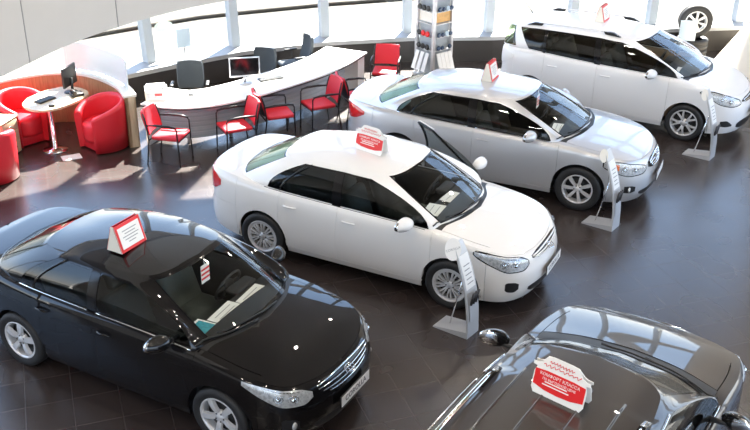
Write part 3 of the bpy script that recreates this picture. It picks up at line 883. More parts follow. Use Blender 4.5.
COROLLA = dict(
    outline=[(2.18, 0), (2.165, .25), (2.11, .48), (2.0, .67), (1.83, .79), (1.55, .86), (1.2, .88), (.4, .882), (-.6, .882), (-1.3, .878), (-1.82, .838), (-2.16, .74), (-2.33, .53), (-2.39, .25), (-2.40, 0)],
    F=[(.15, .12), (.24, .05), (.34, .01), (.45, 0), (.54, .005), (.62, .035), (.70, .065), (.77, .12), (.84, .20), (1., .3)],
    S=[(.15, .07), (.25, .03), (.36, .008), (.58, 0), (.72, .004), (.82, .012), (.9, .026), (1.0, .05), (1.1, .08)],
    B=[(.15, .10), (.27, .03), (.42, 0), (.60, .005), (.66, .03), (.85, .03), (.96, .02), (1.05, .03)],
    T=[(2.18, .745), (2.04, .765), (1.75, .825), (1.38, .885), (1.0, .93), (.5, .948), (-.3, .962), (-1.0, .978), (-1.4, .995), (-1.8, 1.03), (-2.2, 1.045), (-2.4, 1.05)],
    Zb=[(2.25, .20), (1.7, .18), (1.0, .19), (-1.0, .19), (-1.7, .20), (-2.1, .26), (-2.3, .29)],
    hood_crown=[(2.04, .0), (1.99, .012), (1.85, .04), (1.6, .065), (1.1, .075), (.7, .07)], deck_crown=[(-2.34, .0), (-2.18, .025), (-1.85, .035), (-1.3, .03)],
    axles=(1.24, -1.36), tyre_r=.316, arch_r=.362, tyre_w=.205, track=1.56, rim_r=.216,
    stations=[('W0', (1.20, 0, .995), (.42, 0, 1.435), .035, 1.), ('W1', (1.15, .36, .985), (.385, .32, 1.427), .035, 1.), ('A0', (1.02, .635, .955), (.24, .53, 1.395), .03, 1.),
              ('A1', (.92, None, None), (-.12, .612, 1.39), .03, 2.1), ('s', (.33, None, None), (-.20, .614, 1.396), .045, 1.25), ('B0', (-.25, None, None), (-.27, .613, 1.402), .045, 1.), ('B1', (-.37, None, None), (-.38, .612, 1.40), .045, 1.),
              ('s', (-.88, None, None), (-.58, .603, 1.393), .045, 1.2), ('C0', (-1.30, None, None), (-.72, .590, 1.385), .04, 2.0), ('C1', (-1.73, .665, 1.035), (-1.15, .51, 1.345), .025, 1.), ('R1', (-1.87, .38, 1.062), (-1.23, .30, 1.37), .03, 1.), ('R2', (-1.91, 0, 1.068), (-1.25, 0, 1.378), .03, 1.)],
    roof_z=[(.42, 1.435), (.05, 1.462), (-.35, 1.47), (-.8, 1.45), (-1.25, 1.378)],
    doors=(.98, -.27, -1.10), x_bumper=1.66, x_rbumper=-1.76, x_seam=1.95, seam_w=.075, x_hood=1.16, x_cowl=.9, x_belt0=.88, x_rdeck=-1.36, x_lid=-1.89,
    z_sill=.27, z_rbump=.66, z_handle=.82, z_seat=.36, x_seat=.12, x_rseat=-.72, x_dash=.66, mirror=(.66, .975, 1.02), divider=.22,
    headlamp=[(.53, .640, .690), (.64, .60, .735), (.82, .605, .765), (1.0, .67, .80), (1.24, .79, .83)], bulbs=((.30, .05), (.50, .045)),
    taillamp=[(.45, .80, .97), (.66, .77, 1.0), (.82, .79, .985), (.95, .86, .93)],
    fog=[(.69, .37, .44), (.75, .335, .465), (.83, .345, .47), (.86, .37, .45)],
    grille=dict(area=[(0, .595, .735), (.30, .61, .733), (.50, .66, .715)], slats=[(.47, .727, .712, .009), (.46, .685, .685, .008), (.41, .642, .650, .008), (.33, .605, .618, .008)], mat='chrome'),
    intake=[(0, .25, .38), (.32, .255, .38), (.46, .28, .375), (.54, .32, .36)], badge_z=.685, badge_size=.135, plate=(.41, .52), plate_text='COROLLA')
WHITE = finish(dict(COROLLA, paint='white_paint', rim='cap', fog_lamp=None, open_door=('front_door', 1), hinge=(1.0, .82, 0), open_angle=-radians(30),
    headlamp=COROLLA['headlamp'], grille=dict(area=[(0, .65, .735), (.25, .66, .733), (.44, .685, .715)], slats=[(.43, .722, .71, .010), (.40, .69, .692, .010), (.33, .66, .672, .009)], mat='white_paint'), cabin='cabin_dark'))
BLACK = finish(dict(COROLLA, paint='black_paint', rim='five', fog_lamp=(.74, .40), belt_trim='chrome', spin=.5))

CAMRY = finish(dict(
    outline=[(2.34, 0), (2.32, .25), (2.26, .50), (2.12, .70), (1.92, .82), (1.62, .89), (1.25, .908), (.4, .91), (-.6, .91), (-1.4, .905), (-1.9, .86), (-2.24, .75), (-2.41, .52), (-2.47, .25), (-2.48, 0)],
    F=[(.15, .12), (.24, .05), (.34, .01), (.45, 0), (.54, .005), (.62, .03), (.70, .055), (.78, .10), (.86, .18), (1., .3)],
    S=[(.15, .07), (.25, .03), (.36, .008), (.58, 0), (.74, .004), (.84, .012), (.93, .028), (1.02, .05), (1.1, .08)],
    B=[(.15, .10), (.27, .03), (.42, 0), (.60, .005), (.66, .03), (.85, .03), (.98, .02), (1.06, .03)],
    T=[(2.34, .775), (2.15, .80), (1.85, .85), (1.45, .91), (1.05, .95), (.5, .955), (-.3, .975), (-1.0, .995), (-1.4, 1.015), (-1.9, 1.04), (-2.2, 1.05), (-2.48, 1.05)],
    Zb=[(2.34, .20), (1.8, .18), (1.0, .19), (-1.0, .19), (-1.8, .20), (-2.2, .26), (-2.48, .29)],
    hood_crown=[(2.2, .0), (2.15, .015), (1.95, .045), (1.6, .065), (1.1, .07), (.7, .07)], deck_crown=[(-2.42, .0), (-2.2, .025), (-1.9, .035), (-1.3, .03)],
    axles=(1.3875, -1.3875), tyre_r=.332, arch_r=.385, tyre_w=.215, track=1.60, rim_r=.220,
    stations=[('W0', (1.29, 0, 1.01), (.44, 0, 1.43), .035, 1.), ('W1', (1.24, .38, 1.0), (.40, .33, 1.422), .035, 1.), ('A0', (1.10, .665, .972), (.26, .55, 1.392), .03, 1.),
              ('A1', (.93, None, None), (-.10, .633, 1.388), .03, 2.1), ('s', (.37, None, None), (-.17, .634, 1.395), .045, 1.25), ('B0', (-.20, None, None), (-.24, .633, 1.40), .045, 1.), ('B1', (-.32, None, None), (-.36, .632, 1.40), .045, 1.),
              ('s', (-.88, None, None), (-.62, .622, 1.393), .045, 1.2), ('C0', (-1.46, None, None), (-.82, .606, 1.385), .04, 2.0), ('C1', (-1.79, .69, 1.045), (-1.17, .52, 1.35), .025, 1.), ('R1', (-1.95, .40, 1.068), (-1.26, .32, 1.375), .03, 1.), ('R2', (-1.99, 0, 1.072), (-1.28, 0, 1.382), .03, 1.)],
    roof_z=[(.44, 1.43), (.05, 1.46), (-.35, 1.47), (-.85, 1.45), (-1.28, 1.382)],
    doors=(1.06, -.22, -1.14), x_bumper=1.80, x_rbumper=-1.84, x_seam=2.08, seam_w=.08, x_hood=1.25, x_cowl=.96, x_belt0=.95, x_rdeck=-1.42, x_lid=-1.97,
    z_sill=.27, z_rbump=.66, z_handle=.84, z_seat=.36, x_seat=.16, x_rseat=-.78, x_dash=.72, mirror=(.64, 1.01, 1.045), divider=.22,
    headlamp=[(.48, .645, .69), (.60, .61, .725), (.80, .605, .765), (1.02, .655, .80), (1.20, .73, .80)], bulbs=((.35, .05), (.6, .045)), amber=(.98, 1.14, .69, .77),
    taillamp=[(.50, .80, .97), (.72, .78, 1.0), (.90, .80, .985), (1.08, .88, .93)], fog=[(.70, .36, .43), (.78, .34, .45), (.88, .35, .45)], fog_lamp=(.80, .395),
    grille=dict(area=[(0, .60, .755), (.22, .61, .75), (.40, .65, .715)], slats=[(.36, .745, .715, .013), (.35, .70, .69, .013), (.31, .655, .66, .013), (.24, .615, .625, .011)], mat='chrome'),
    intake=[(0, .25, .36), (.35, .255, .36), (.55, .28, .36), (.62, .31, .34)], badge_z=.735, badge_size=.115, plate=(.42, .53),
    paint='silver_paint', rim='seven', cabin='cabin_dark', seat_mat='seat_tan', belt_trim='chrome', handle_mat='silver_paint', spin=.1, dash_mat='cabin_dark'))

VERSO = finish(dict(
    outline=[(2.31, 0), (2.29, .25), (2.22, .50), (2.08, .69), (1.88, .80), (1.6, .865), (1.2, .888), (.4, .895), (-.6, .895), (-1.3, .89), (-1.75, .86), (-1.98, .77), (-2.09, .55), (-2.13, .25), (-2.14, 0)],
    F=[(.15, .12), (.24, .05), (.34, .01), (.45, 0), (.56, .01), (.66, .04), (.76, .085), (.84, .14), (.92, .22), (1.1, .35)],
    S=[(.15, .07), (.25, .03), (.36, .008), (.60, 0), (.78, .004), (.9, .012), (1.0, .028), (1.1, .05), (1.2, .08)],
    B=[(.15, .10), (.27, .03), (.42, 0), (.60, .005), (.66, .03), (.9, .03), (1.05, .04), (1.15, .06)],
    T=[(2.31, .80), (2.12, .83), (1.85, .90), (1.5, .98), (1.15, 1.03), (.5, 1.04), (-.3, 1.06), (-1.0, 1.09), (-1.6, 1.12), (-2.14, 1.12)],
    Zb=[(2.31, .20), (1.8, .18), (1.0, .19), (-1.0, .19), (-1.7, .20), (-2.14, .29)],
    hood_crown=[(2.15, .0), (2.1, .015), (1.9, .045), (1.6, .065), (1.2, .07), (.7, .07)], deck_crown=[(-2.2, 0), (-1.5, 0)],
    axles=(1.39, -1.39), tyre_r=.317, arch_r=.366, tyre_w=.215, track=1.55, rim_r=.225,
    stations=[('W0', (1.52, 0, 1.05), (.50, 0, 1.555), .04, 1.), ('W1', (1.46, .38, 1.04), (.46, .34, 1.545), .04, 1.), ('A0', (1.30, .655, 1.015), (.30, .56, 1.51), .035, 1.),
              ('A1', (1.17, None, None), (-.08, .65, 1.515), .03, 1.9), ('s', (.45, None, None), (-.16, .652, 1.525), .045, 1.2), ('B0', (-.16, None, None), (-.22, .635, 1.53), .045, 1.), ('B1', (-.27, None, None), (-.32, .635, 1.532), .045, 1.),
              ('s', (-.7, None, None), (-.72, .632, 1.532), .045, 1.), ('C0', (-1.17, None, None), (-1.18, .625, 1.525), .045, 1.), ('Q0', (-1.22, None, None), (-1.24, .623, 1.523), .045, 1.), ('Q1', (-1.48, None, None), (-1.74, .60, 1.50), .04, 1.),
              ('C1', (-2.0, .66, 1.115), (-1.90, .53, 1.47), .03, 1.), ('R1', (-2.075, .40, 1.115), (-1.98, .34, 1.49), .03, 1.), ('R2', (-2.09, 0, 1.115), (-2.0, 0, 1.495), .03, 1.)],
    roof_z=[(.50, 1.555), (.1, 1.60), (-.4, 1.62), (-1.0, 1.61), (-1.6, 1.57), (-2.0, 1.495)],
    doors=(1.05, -.20, -1.16), x_bumper=1.78, x_rbumper=-1.74, x_seam=2.05, seam_w=.07, x_hood=1.45, x_cowl=1.12, x_belt0=1.12, x_rdeck=-1.4, x_lid=-1.9, hatch=True,
    z_sill=.27, z_rbump=.68, z_handle=.90, z_seat=.45, x_seat=.20, x_rseat=-.75, x_dash=.78, mirror=(.74, .99, 1.09),
    headlamp=[(.50, .69, .735), (.68, .67, .80), (.90, .70, .86), (1.12, .80, .905), (1.28, .875, .90)], bulbs=((.35, .055), (.55, .045)),
    taillamp=[(.50, .82, 1.05), (.70, .80, 1.09), (.9, .86, 1.06), (1.05, .95, 1.0)], tail_mat='white_plastic',
    fog=[(.68, .33, .36), (.80, .32, .43), (.90, .33, .42)],
    grille=dict(area=[(0, .68, .77), (.28, .69, .765), (.46, .715, .735)], slats=[(.42, .755, .735, .009), (.38, .715, .715, .009)], mat='chrome'),
    intake=[(0, .25, .42), (.35, .255, .42), (.52, .28, .40), (.58, .31, .36)], badge_z=.74, plate=(.46, .57),
    rear_k0=10.45, glass_t=(.03, .90, .03, .965), q_t=(.03, .90), paint='pearl_paint', rim='ten', cabin='cabin_tan', seat_mat='seat_tan', spin=.3,
    rails=dict(x0=-1.55, x1=.02, y=.585, h=.035, foot=.24, mat='pearl_paint', r=.014), aerial=(-1.80, .12), dash_mat='cabin_dark',
    wipers=((.7, .02, -1.6, .07), (-.6, .0, -2.6, .08))))

SUV = finish(dict(
    outline=[(2.36, 0), (2.34, .28), (2.27, .56), (2.12, .77), (1.90, .88), (1.6, .935), (1.2, .95), (.4, .953), (-.6, .953), (-1.4, .95), (-1.95, .915), (-2.25, .82), (-2.38, .58), (-2.42, .25), (-2.43, 0)],
    F=[(.25, .12), (.34, .05), (.44, .01), (.55, 0), (.70, .01), (.82, .035), (.92, .07), (1.0, .12), (1.08, .2), (1.2, .35)],
    S=[(.25, .07), (.35, .03), (.46, .008), (.70, 0), (.9, .004), (1.02, .012), (1.12, .028), (1.2, .05), (1.3, .08)],
    B=[(.25, .10), (.37, .03), (.52, 0), (.75, .005), (.85, .03), (1.0, .03), (1.15, .04), (1.25, .06)],
    T=[(2.36, .985), (2.15, 1.01), (1.85, 1.06), (1.45, 1.11), (1.05, 1.155), (.5, 1.165), (-.3, 1.18), (-1.0, 1.20), (-1.7, 1.23), (-2.43, 1.24)],
    Zb=[(2.36, .30), (1.8, .27), (1.0, .27), (-1.0, .27), (-1.7, .28), (-2.43, .36)],
    hood_crown=[(2.2, .0), (2.15, .012), (1.95, .035), (1.6, .05), (1.1, .055), (.7, .05)], deck_crown=[(-2.5, 0), (-1.5, 0)],
    axles=(1.395, -1.395), tyre_r=.365, arch_r=.425, tyre_w=.245, track=1.63, rim_r=.24,
    stations=[('W0', (1.22, 0, 1.20), (.36, 0, 1.668), .035, 1.), ('W1', (1.18, .42, 1.19), (.32, .36, 1.658), .035, 1.), ('A0', (1.07, .715, 1.17), (.20, .575, 1.622), .03, 1.),
              ('A1', (.97, None, None), (-.12, .638, 1.618), .03, 1.9), ('s', (.4, None, None), (-.19, .65, 1.624), .045, 1.2), ('B0', (-.20, None, None), (-.24, .655, 1.63), .045, 1.), ('B1', (-.32, None, None), (-.35, .658, 1.632), .045, 1.),
              ('s', (-.75, None, None), (-.75, .66, 1.635), .045, 1.), ('C0', (-1.20, None, None), (-1.16, .655, 1.63), .045, 1.), ('Q0', (-1.32, None, None), (-1.26, .652, 1.628), .045, 1.), ('Q1', (-1.95, None, None), (-1.80, .63, 1.60), .04, 1.),
              ('C1', (-2.28, .70, 1.235), (-2.05, .58, 1.57), .03, 1.), ('R1', (-2.36, .44, 1.235), (-2.14, .38, 1.59), .03, 1.), ('R2', (-2.38, 0, 1.235), (-2.16, 0, 1.60), .03, 1.)],
    roof_z=[(.36, 1.668), (-.05, 1.695), (-.5, 1.705), (-1.2, 1.695), (-1.8, 1.66), (-2.16, 1.60)],
    doors=(1.03, -.24, -1.22), x_bumper=1.80, x_rbumper=-1.88, x_seam=2.06, seam_w=.09, x_hood=1.17, x_cowl=.92, x_belt0=.90, x_rdeck=-1.5, x_lid=-1.9, hatch=True,
    z_sill=.36, z_rbump=.82, z_handle=1.0, z_seat=.58, x_seat=.14, x_rseat=-.8, x_dash=.66, z_floor=.42, mirror=(.72, 1.07, 1.225),
    headlamp=[(.55, .86, .90), (.72, .84, .96), (.98, .86, 1.02), (1.2, .93, 1.055), (1.36, 1.03, 1.06)],
    taillamp=[(.50, .92, 1.17), (.70, .90, 1.20), (.9, .96, 1.18), (1.05, 1.05, 1.12)],
    fog=[(.74, .45, .53), (.82, .43, .55), (.92, .44, .55)],
    grille=dict(area=[(0, .76, .955), (.30, .77, .95), (.46, .82, .90)], slats=[(.43, .94, .90, .014), (.44, .87, .86, .012), (.38, .80, .81, .012)], mat='chrome'),
    intake=[(0, .36, .52), (.35, .365, .52), (.52, .39, .50), (.58, .42, .47)], badge_z=.87, badge_size=.15, plate=(.56, .67),
    glass_t=(.03, .88, .03, .965), q_t=(.05, .86), paint='brown_paint', rim='five', cabin='cabin_dark', spin=.1, mirror_mat='black_paint', belt_trim='chrome', side_glass='car_glass',
    hood_gap=.13, window_trim='chrome', rails=dict(x0=-1.75, x1=-.22, y=.595, h=.03, foot=.30, mat='chrome', r=.019, fmat='gloss_black'), roof_ribs=(-.40, -.14, .14, .40), rib_x=(-1.7, -.12)))
CARS = {}
def put(key, sp, x, y, deg, label):
    r, B = build_car(sp, label); r.location = (x, y, 0); r.rotation_euler = (0, 0, radians(deg)); CARS[key] = (r, B); return r
put('white', WHITE, .162, 10.889, -26.67, 'white sedan in the middle of the showroom with its far front door ajar')
put('black', BLACK, -2.113, 8.430, -28.5, 'black sedan at lower left with a red and white roof card')
put('camry', CAMRY, 1.964, 13.625, -23.98, 'silver sedan parked between the two white cars')
put('verso', VERSO, 4.383, 16.427, -29.35, 'white people carrier with roof rails at the far right')
put('suv', SUV, 1.585, 5.923, 57.0, 'dark brown-grey car with roof rails seen from behind at lower right')
# ------------------------------------------------------------------ the showroom
FAC = [(-11.5, 5.0), (-9.6, 9.6), (-7.9, 13.4), (-5.95, 15.85), (-4.3, 17.3), (-2.85, 18.42), (-1.1, 19.2), (.62, 19.62), (2.35, 19.75), (4.2, 20.2), (5.98, 20.5), (8.0, 20.85), (11.5, 21.3)]
RX0, RX1, RY0 = -11.5, 11.5, -7.0
def fn(i):
    a, b = FAC[max(0, i - 1)], FAC[min(len(FAC) - 1, i + 1)]; d = V((b[0] - a[0], b[1] - a[1], 0)).normalized()
    return V((-d.y, d.x, 0))
def lean(i): return max(0, min(1, (3.2 - FAC[i][0]) / 7)) * .13
def fp(i, z, off=0.):
    n = fn(i); p = V((FAC[i][0], FAC[i][1], z)) + n * off
    return p + n * (lean(i) * max(0, min(z, 5.3) - .55))
S_ = lambda o: tag(o, kind='structure')
NF = len(FAC)
bm = nbm(); poly = [(RX0, RY0), (RX1, RY0)] + [(x, y) for x, y in FAC[::-1]]
prism(bm, poly, -.12, 0); S_(link('floor', bm, ['floor']))
bm = nbm(); prism(bm, [(-14, -9), (14, -9)] + [(x * 1.0, y + .3) for x, y in FAC[::-1]], 7.4, 7.6); S_(link('ceiling', bm, ['ceiling_mat']))
def strip(bm, z0, z1, o0, o1, mat=0, i0=0, i1=NF - 1):
    """a closed band following the curved facade between two offsets and heights"""
    vs = []
    for i in range(i0, i1 + 1): vs.append([bm.verts.new(fp(i, z, o)) for z, o in ((z0, o0), (z1, o0), (z1, o1), (z0, o1))])
    for a, b in zip(vs, vs[1:]):
        for j in range(4): bm.faces.new((a[j], a[(j+1) % 4], b[(j+1) % 4], b[j]))
    bm.faces.new(vs[0]); bm.faces.new(vs[-1][::-1]); fix_normals(bm)
for i in range(NF - 1):
    bm = nbm(); strip(bm, 0, .46, -.42, -.30, i0=i, i1=i+1); S_(link('wall_back', bm, ['low_wall']))
bm = nbm(); strip(bm, .46, .54, -.46, .06); S_(link('trim_1', bm, ['sill_grey']))
bm = nbm(); strip(bm, 5.3, 5.7, -.14, .14, i0=6); strip(bm, 6.3, 7.4, -.14, .14, i1=6); S_(link('wall_back_upper', bm, ['plaster']))
bm = nbm(); strip(bm, 7.4, 18., -.14, .14); S_(link('wall_back_top', bm, ['plaster']))
bm = nbm(); prism(bm, [(x, y - .2) for x, y in FAC[7:]] + [(x * 1.2 + 1.9, y + 13.8) for x, y in FAC[:6:-1]], 18., 18.4); S_(link('sun_block_canopy', bm, ['plaster']))  # unseen canopy, added outside only to keep sun out of the upper right windows
nt = 2
for i in range(1, NF - 1):
    for z0, z1 in (((.54, 6.3),) if i < 6 else ((.54, 5.3), (5.7, 7.4))):
        if i == 3 and z0 < 1: continue
        bm = nbm(); n = fn(i); t = V((n.y, -n.x, 0)); w, d = .085, .11
        lo = [fp(i, z0) + t*a*w + n*b*d for a, b in ((-1, -1), (1, -1), (1, 1), (-1, 1))]; hi = [fp(i, z1) + t*a*w + n*b*d for a, b in ((-1, -1), (1, -1), (1, 1), (-1, 1))]
        A = [bm.verts.new(p) for p in lo]; Bv = [bm.verts.new(p) for p in hi]
        bm.faces.new(A[::-1]); bm.faces.new(Bv)
        for j in range(4): bm.faces.new((A[j], A[(j+1) % 4], Bv[(j+1) % 4], Bv[j]))
        S_(link('trim_%d' % nt, bm, ['white_frame'])); nt += 1
nw = 1
for i in range(NF - 1):
    for z0, z1 in (((.54, 6.3),) if i < 6 else ((.54, 5.3), (5.7, 7.4))):
        bm = nbm(); bm.faces.new([bm.verts.new(p) for p in (fp(i, z0), fp(i+1, z0), fp(i+1, z1), fp(i, z1))]); S_(link('window_%d' % nw, bm, ['clear_glass'])); nw += 1
# side and camera-side walls
bm = nbm(); box(bm, (RX0 - .1, (RY0 + 5) / 2, 3.7), (.2, 12, 7.4)); S_(link('wall_left', bm, ['plaster']))
bm = nbm(); box(bm, (RX1 + .1, 7.15, .3), (.2, 28.3, .6)); box(bm, (RX1 + .1, 7.15, 7.0), (.2, 28.3, .8))
for i in range(11): box(bm, (RX1 + .1, -6.9 + 28.1 * i / 10, 3.6), (.2, .22, 6.0))
S_(link('wall_right', bm, ['plaster']))
bm = nbm(); bm.faces.new([bm.verts.new(p) for p in ((RX1 + .1, -7, .6), (RX1 + .1, 21.3, .6), (RX1 + .1, 21.3, 6.6), (RX1 + .1, -7, 6.6))]); S_(link('window_%d' % nw, bm, ['clear_glass'])); nw += 1
bm = nbm(); box(bm, (0, RY0 - .1, .3), (23.4, .2, .6)); box(bm, (0, RY0 - .1, 7.2), (23.4, .2, .4))
for i in range(9): box(bm, (-11.5 + 23 * i / 8, RY0 - .1, 3.8), (.25, .2, 6.4))
S_(link('wall_front', bm, ['plaster']))
bm = nbm(); bm.faces.new([bm.verts.new(p) for p in ((RX0, RY0 - .1, .6), (RX1, RY0 - .1, .6), (RX1, RY0 - .1, 7.0), (RX0, RY0 - .1, 7.0))]); S_(link('window_%d' % nw, bm, ['clear_glass']))
# curved gallery front over the sales desks, with panel joints, and its soffit
GAL = [(-4.6, 5.2), (-4.25, 7.0), (-3.71, 8.94), (-3.39, 10.0), (-3.01, 10.8), (-2.45, 11.61), (-1.84, 12.2), (-1.35, 12.68), (-.85, 13.12)]
def gsmooth():
    P = [V((x, y, 0)) for x, y in GAL]; P = [2*P[0]-P[1]] + P + [2*P[-1]-P[-2]]; out = []
    for i in range(1, len(P) - 2):
        p0, p1, p2, p3 = P[i-1:i+3]
        for k in range(8):
            t = k/8; out.append(.5*(2*p1+(p2-p0)*t+(2*p0-5*p1+4*p2-p3)*t*t+(3*p1-p0-3*p2+p3)*t**3))
    out.append(P[-2]); return out
gl = gsmooth()
bm = nbm(); pts = [[V((p.x, p.y, z)) for z in (3.0, 4.2, 6.6)] for p in gl]; grid(bm, pts, .08, center=(-12, 12, 3))
S_(link('wall_gallery', bm, ['panel_grey']))
def gleft(i, d):
    t = (gl[min(i + 1, len(gl) - 1)] - gl[max(i - 1, 0)]).normalized(); return (gl[i].x - t.y * d, gl[i].y + t.x * d)
bm = nbm(); prism(bm, [gleft(i, .09) for i in range(len(gl))] + [gleft(i, 1.4) for i in range(len(gl) - 1, -1, -1)], 5.3, 5.6); fix_normals(bm); S_(link('ceiling_gallery', bm, ['panel_grey']))
def joint(px, py):
    k = min(range(len(gl)), key=lambda i: (gl[i].x - px)**2 + (gl[i].y - py)**2); p = gl[k]; d = (gl[min(k+1, len(gl)-1)] - gl[k-1]).normalized(); n = V((d.y, -d.x, 0))
    bm = nbm(); box(bm, (0, 0, 0), (.012, .008, 3.6)); 
    bmesh.ops.rotate(bm, cent=(0, 0, 0), matrix=Matrix.Rotation(atan2(d.y, d.x), 3, 'Z'), verts=bm.verts); bmesh.ops.translate(bm, vec=p + n * .001 + V((0, 0, 4.8)), verts=bm.verts); return bm
for px, py in ((-4.1, 7.6), (-3.58, 9.4), (-3.01, 10.8), (-1.6, 12.43)):
    S_(link('trim_%d' % nt, joint(px, py), ['grey_ink'])); nt += 1
# tapering round pier at right
bm = nbm(); lathe(bm, [(2.86, 0), (2.82, .05), (1.1, 2.9), (1.1, 7.4)], 72, 0, 'z', (9.3, 17.6, 0)); fix_normals(bm); S_(link('wall_pier', bm, ['panel_cream']))
# outdoors
bm = nbm(); bm.faces.new([bm.verts.new(p) for p in ((-120, -80, -.16), (120, -80, -.16), (120, 160, -.16), (-120, 160, -.16))]); S_(link('ground', bm, ['asphalt']))
bm = nbm(); tube(bm, [(-9.5, 19.0, -.12), (-7.4, 20.6, -.12), (-5.45, 22.2, -.12), (-4.38, 23.0, -.12), (-3.4, 23.5, -.12), (-1.2, 24.5, -.12), (2, 25.6, -.12), (8, 27.2, -.12), (16, 28.5, -.12)], .06, 6); S_(link('trim_%d' % nt, bm, ['kerb'])); nt += 1
# ------------------------------------------------------------------ light
w = bpy.data.worlds.new('sky'); scene.world = w; w.use_nodes = True; nt_ = w.node_tree
for n in list(nt_.nodes): nt_.nodes.remove(n)
wo = nt_.nodes.new('ShaderNodeOutputWorld'); bg = nt_.nodes.new('ShaderNodeBackground'); geo = nt_.nodes.new('ShaderNodeTexCoord')
sep = nt_.nodes.new('ShaderNodeSeparateXYZ'); rmp = nt_.nodes.new('ShaderNodeValToRGB')
nt_.links.new(geo.outputs['Generated'], sep.inputs[0]); nt_.links.new(sep.outputs['Z'], rmp.inputs[0]); nt_.links.new(rmp.outputs[0], bg.inputs[0]); nt_.links.new(bg.outputs[0], wo.inputs[0])
e = rmp.color_ramp.elements; e[0].position = 0.; e[0].color = (1.0, .95, .88, 1); e[1].position = .6; e[1].color = (.38, .56, .92, 1)
q = rmp.color_ramp.elements.new(.10); q.color = (.80, .90, 1.0, 1); q = rmp.color_ramp.elements.new(.28); q.color = (.46, .66, .98, 1)
bg.inputs[1].default_value = 4.2
sd = bpy.data.lights.new('sun', 'SUN'); sd.energy = 52.; sd.angle = radians(.6); sd.color = (1., .95, .86)
so = bpy.data.objects.new('sun', sd); COL.objects.link(so); dv = V((-.17, -.69, -.70)); so.rotation_euler = dv.to_track_quat('-Z', 'Y').to_euler()
# ceiling downlights
k = 0
for iy, y in enumerate((-3.5, .5, 4.5, 8.5, 12.5, 16.0)):
    for ix, x in enumerate((-7.5, -3.2, 1.2, 5.6)):
        xx = x + (1.4 if iy % 2 else 0)
        if iy == 5 and ix == 0: continue
        bm = nbm(); lathe(bm, [(.16, 7.40), (.17, 7.37), (.135, 7.365), (.125, 7.40)], 24, 0, 'z'); bm2 = None
        o = empty('ceiling_downlight', (xx, y, 0), 0, 'round recessed downlight in the showroom ceiling', 'ceiling light', 'ceiling downlights')
        fix_normals(bm); link('ring', bm, ['white_frame'], o)
        bm = nbm(); bmesh.ops.create_circle(bm, cap_ends=True, radius=.125, segments=24); bmesh.ops.translate(bm, vec=(0, 0, 7.385), verts=bm.verts); link('lamp', bm, ['lamp_glow'], o)
        ld = bpy.data.lights.new('downlight', 'AREA'); ld.shape = 'DISK'; ld.size = .24; ld.energy = 74; ld.color = (1., .90, .78)
        lo_ = bpy.data.objects.new('downlight', ld); COL.objects.link(lo_); lo_.location = (xx, y, 7.36)
# ------------------------------------------------------------------ sales desk zone
def arc_pts(P, per=8):
    Q = [V((x, y, 0)) for x, y in P]; Q = [2*Q[0]-Q[1]] + Q + [2*Q[-1]-Q[-2]]; out = []
    for i in range(1, len(Q) - 2):
        p0, p1, p2, p3 = Q[i-1:i+3]
        for k in range(per):
            t = k/per; out.append(.5*(2*p1+(p2-p0)*t+(2*p0-5*p1+4*p2-p3)*t*t+(3*p1-p0-3*p2+p3)*t**3))
    out.append(Q[-2]); return out
def off_line(L, d):
    out = []
    for i, p in enumerate(L):
        t = (L[min(i+1, len(L)-1)] - L[max(i-1, 0)]).normalized(); out.append(p + V((-t.y, t.x, 0)) * d)
    return out
def ribbon(bm, L, d0, d1, z0, z1, mat=0):
    a, b = off_line(L, d0), off_line(L, d1); vs = []
    for p, q in zip(a, b): vs.append([bm.verts.new((u.x, u.y, z)) for u, z in ((p, z0), (q, z0), (q, z1), (p, z1))])
    for r, s in zip(vs, vs[1:]):
        for j in range(4):
            f = bm.faces.new((r[j], r[(j+1) % 4], s[(j+1) % 4], s[j])); f.material_index = mat
    for f in (bm.faces.new(vs[0]), bm.faces.new(vs[-1][::-1])): f.material_index = mat
    fix_normals(bm)

DF = arc_pts([(-3.80, 14.42), (-3.40, 14.28), (-2.96, 14.27), (-2.45, 14.48), (-2.0, 14.84), (-1.45, 15.42), (-.91, 16.05), (-.5, 16.72), (-.19, 17.42)])
desk = empty('reception_desk', (DF[30].x, DF[30].y + .4, 0), 0, 'long curved white reception desk with a slatted grey front', 'desk')
def child(name, bm, mats, root, label=None):
    o = link(name, bm, mats, root, label); o.matrix_parent_inverse = Matrix.Translation(-V(root.location)); return o
bm = nbm(); ribbon(bm, DF, 0, .86, .70, .74); child('desktop', bm, ['desk_white'], desk)
bm = nbm(); ribbon(bm, DF[2:-4], .30, .33, .10, .70); child('front_panel', bm, ['brushed'], desk)
for z in (.16, .245, .33, .415, .50, .585):
    bm = nbm(); ribbon(bm, DF[2:-4], .284, .30, z, z + .045); child('slat', bm, ['steel'], desk)
bm = nbm(); ribbon(bm, DF[-4:], .06, .80, .02, .70); child('end_panel', bm, ['desk_white'], desk)
bm = nbm(); ribbon(bm, DF[0:2], .08, .78, .0, .70); child('end_panel', bm, ['steel'], desk)
for i in (14, 28, 42):
    bm = nbm(); p = off_line(DF, .36)[i]; tube(bm, [(p.x, p.y, 0), (p.x, p.y, .70)], .03, 10); child('leg', bm, ['steel'], desk)
bm = nbm(); ribbon(bm, DF, -.004, 0.0, .695, .715); child('edge_strip', bm, ['black_plastic'], desk)

